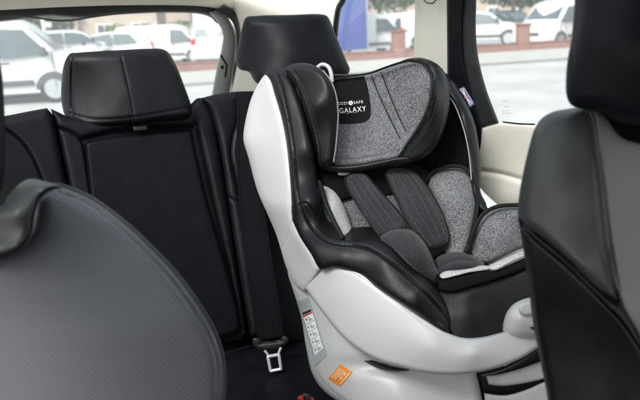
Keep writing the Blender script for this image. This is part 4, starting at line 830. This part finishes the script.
house('beige rendered house in the middle of the rear window', 92, 62, 13, 8, 5.4, 2.4, M['render'], 0)
house('pale gabled house right of the round hedge', 162, 66, 8, 9, 5.2, 2.6, M['winframe'], 0, True)
house('pink brick house at the right end of the rear window', 212, 64, 9, 8, 5.2, 2.4, M['house_brick'], 0)
house('pink brick house seen through the quarter window', 372, 66, 16, 8, 5.4, 2.6, M['house_brick'], 0)
house('pale brick house behind the trees in the door window', 488, 70, 14, 8, 5.4, 2.6, M['render'], 0)
house('brick house beyond the van in the door window', 592, 66, 14, 8, 5.4, 2.6, M['house_brick'], 0)
def foliage(clumps, n, size):
    V, Fs = [], []
    for _ in range(n):
        c, r = random.choices(clumps, weights=[q[1][0]*q[1][1]*q[1][2] for q in clumps])[0]
        while True:
            d = Vector((random.uniform(-1, 1), random.uniform(-1, 1), random.uniform(-1, 1)))
            if .35 < d.length < 1: break
        p = Vector((c[0]+d.x*r[0], c[1]+d.y*r[1], c[2]+d.z*r[2])); a = Vector((random.gauss(0, 1), random.gauss(0, 1), random.gauss(0, 1))).normalized(); b = a.cross(Vector((random.gauss(0, 1), random.gauss(0, 1), random.gauss(0, 1)))).normalized()
        s = size*random.uniform(.6, 1.4); k = len(V); V += [tuple(p-a*s), tuple(p-b*s*.6), tuple(p+a*s), tuple(p+b*s*.6)]; Fs.append((k, k+1, k+2, k+3))
    return V, Fs
def tree(label, px, t, h, cr_r, mat, n=2600, grp='trees beyond the car park'):
    b = root('tree', label, 'tree', gpt(px, t), grp)
    tr = [sweep([(0, 0, 0), (.05, .02, h*.25), (0, .06, h*.5), (.08, 0, h*.75)], [.22, .17, .12, .05], 10)]
    cl = []
    for k in range(9):
        a = k*2.4; rr_ = cr_r*random.uniform(.35, .75); z = h*random.uniform(.45, .9); q = (rr_*math.cos(a), rr_*math.sin(a), z)
        tr.append(sweep([(0, .03, h*.4), (q[0]*.5, q[1]*.5, (h*.4+z)/2+.1), q], [.09, .06, .02], 6)); s = cr_r*random.uniform(.35, .55); cl.append((q, (s, s, s*.8)))
    v, f = merge(tr); put('trunk', v, f, M['bark'], b, local=True)
    v, f = foliage(cl, n, .16); put('crown', v, f, mat, b, smooth=False, local=True)
tree('dark green tree above the white car in the door window', 512, 42, 5.2, 2.6, M['leaf_dark'])
tree('broad green tree beside the dark one, higher up the door window', 540, 46, 6.0, 2.8, M['leaf_dark'])
tree('bushy tree behind the vans in the quarter window', 380, 44, 5.0, 2.6, M['leaf_dark'])
tree('grey green tree at the left end of the rear window', 40, 50, 4.2, 2.4, M['leaf_dark'])
def hedge(label, px, t, sx, sy, h):
    b = root('hedge', label, 'hedge', gpt(px, t), 'clipped hedges beyond the car park', RD)
    put('stem', *sweep([(0, 0, 0), (.02, 0, h*.5)], [.1, .05], 8), M['bark'], b, local=True)
    cl = [((random.uniform(-.5, .5)*sx, random.uniform(-.5, .5)*sy, h*random.uniform(.4, .6)), (sx*.32, sy*.4, h*.45)) for k in range(8)]
    v, f = foliage(cl, 2600, .12); put('foliage', v, f, M['leaf_light'], b, smooth=False, local=True)
hedge('round light green hedge in the middle of the rear window', 130, 46, 2.4, 1.6, 2.0)
hedge('long green hedge at the right end of the rear window', 202, 48, 4.6, 1.4, 2.1)
sp = root('signpost', 'white post with a small bracket behind the nearest white van', 'signpost', gpt(46, 24))
put('post', *sweep([(0, 0, 0), (0, 0, 1), (0, 0, 2.15)], .07, 10), M['pole'], sp, local=True)
put('sign_plate', *box(.12, -.04, 1.88, .34, .04, .2, .02), M['pole'], sp, local=True)

# ================================================================== LIGHT
w = bpy.data.worlds.new('World'); S.world = w; w.use_nodes = True; nt = w.node_tree
bg = nt.nodes['Background']; sk = nt.nodes.new('ShaderNodeTexSky'); sk.sky_type = 'NISHITA'; sk.sun_disc = False
SE, SR = R(46), R(242)
sk.sun_elevation = SE; sk.sun_rotation = SR; sk.air_density = 1.4; sk.dust_density = 4.0; sk.ozone_density = 1.0
hs = nt.nodes.new('ShaderNodeHueSaturation'); hs.inputs['Saturation'].default_value = .3
nt.links.new(sk.outputs[0], hs.inputs['Color']); nt.links.new(hs.outputs[0], bg.inputs['Color']); bg.inputs['Strength'].default_value = .30
sd = bpy.data.lights.new('sun', 'SUN'); sd.energy = 3.4; sd.angle = R(18); sd.color = (1, .97, .93)
so = bpy.data.objects.new('sun', sd); COL.objects.link(so)
sv = Vector((math.sin(SR)*math.cos(SE), math.cos(SR)*math.cos(SE), math.sin(SE)))
so.rotation_euler = sv.to_track_quat('Z', 'Y').to_euler(); so.location = (0, 0, 20)
S.view_settings.view_transform = 'Standard'; S.view_settings.look = 'None'; S.view_settings.exposure = 0
S.cycles.use_denoising = True; S.cycles.max_bounces = 10; S.cycles.transparent_max_bounces = 16
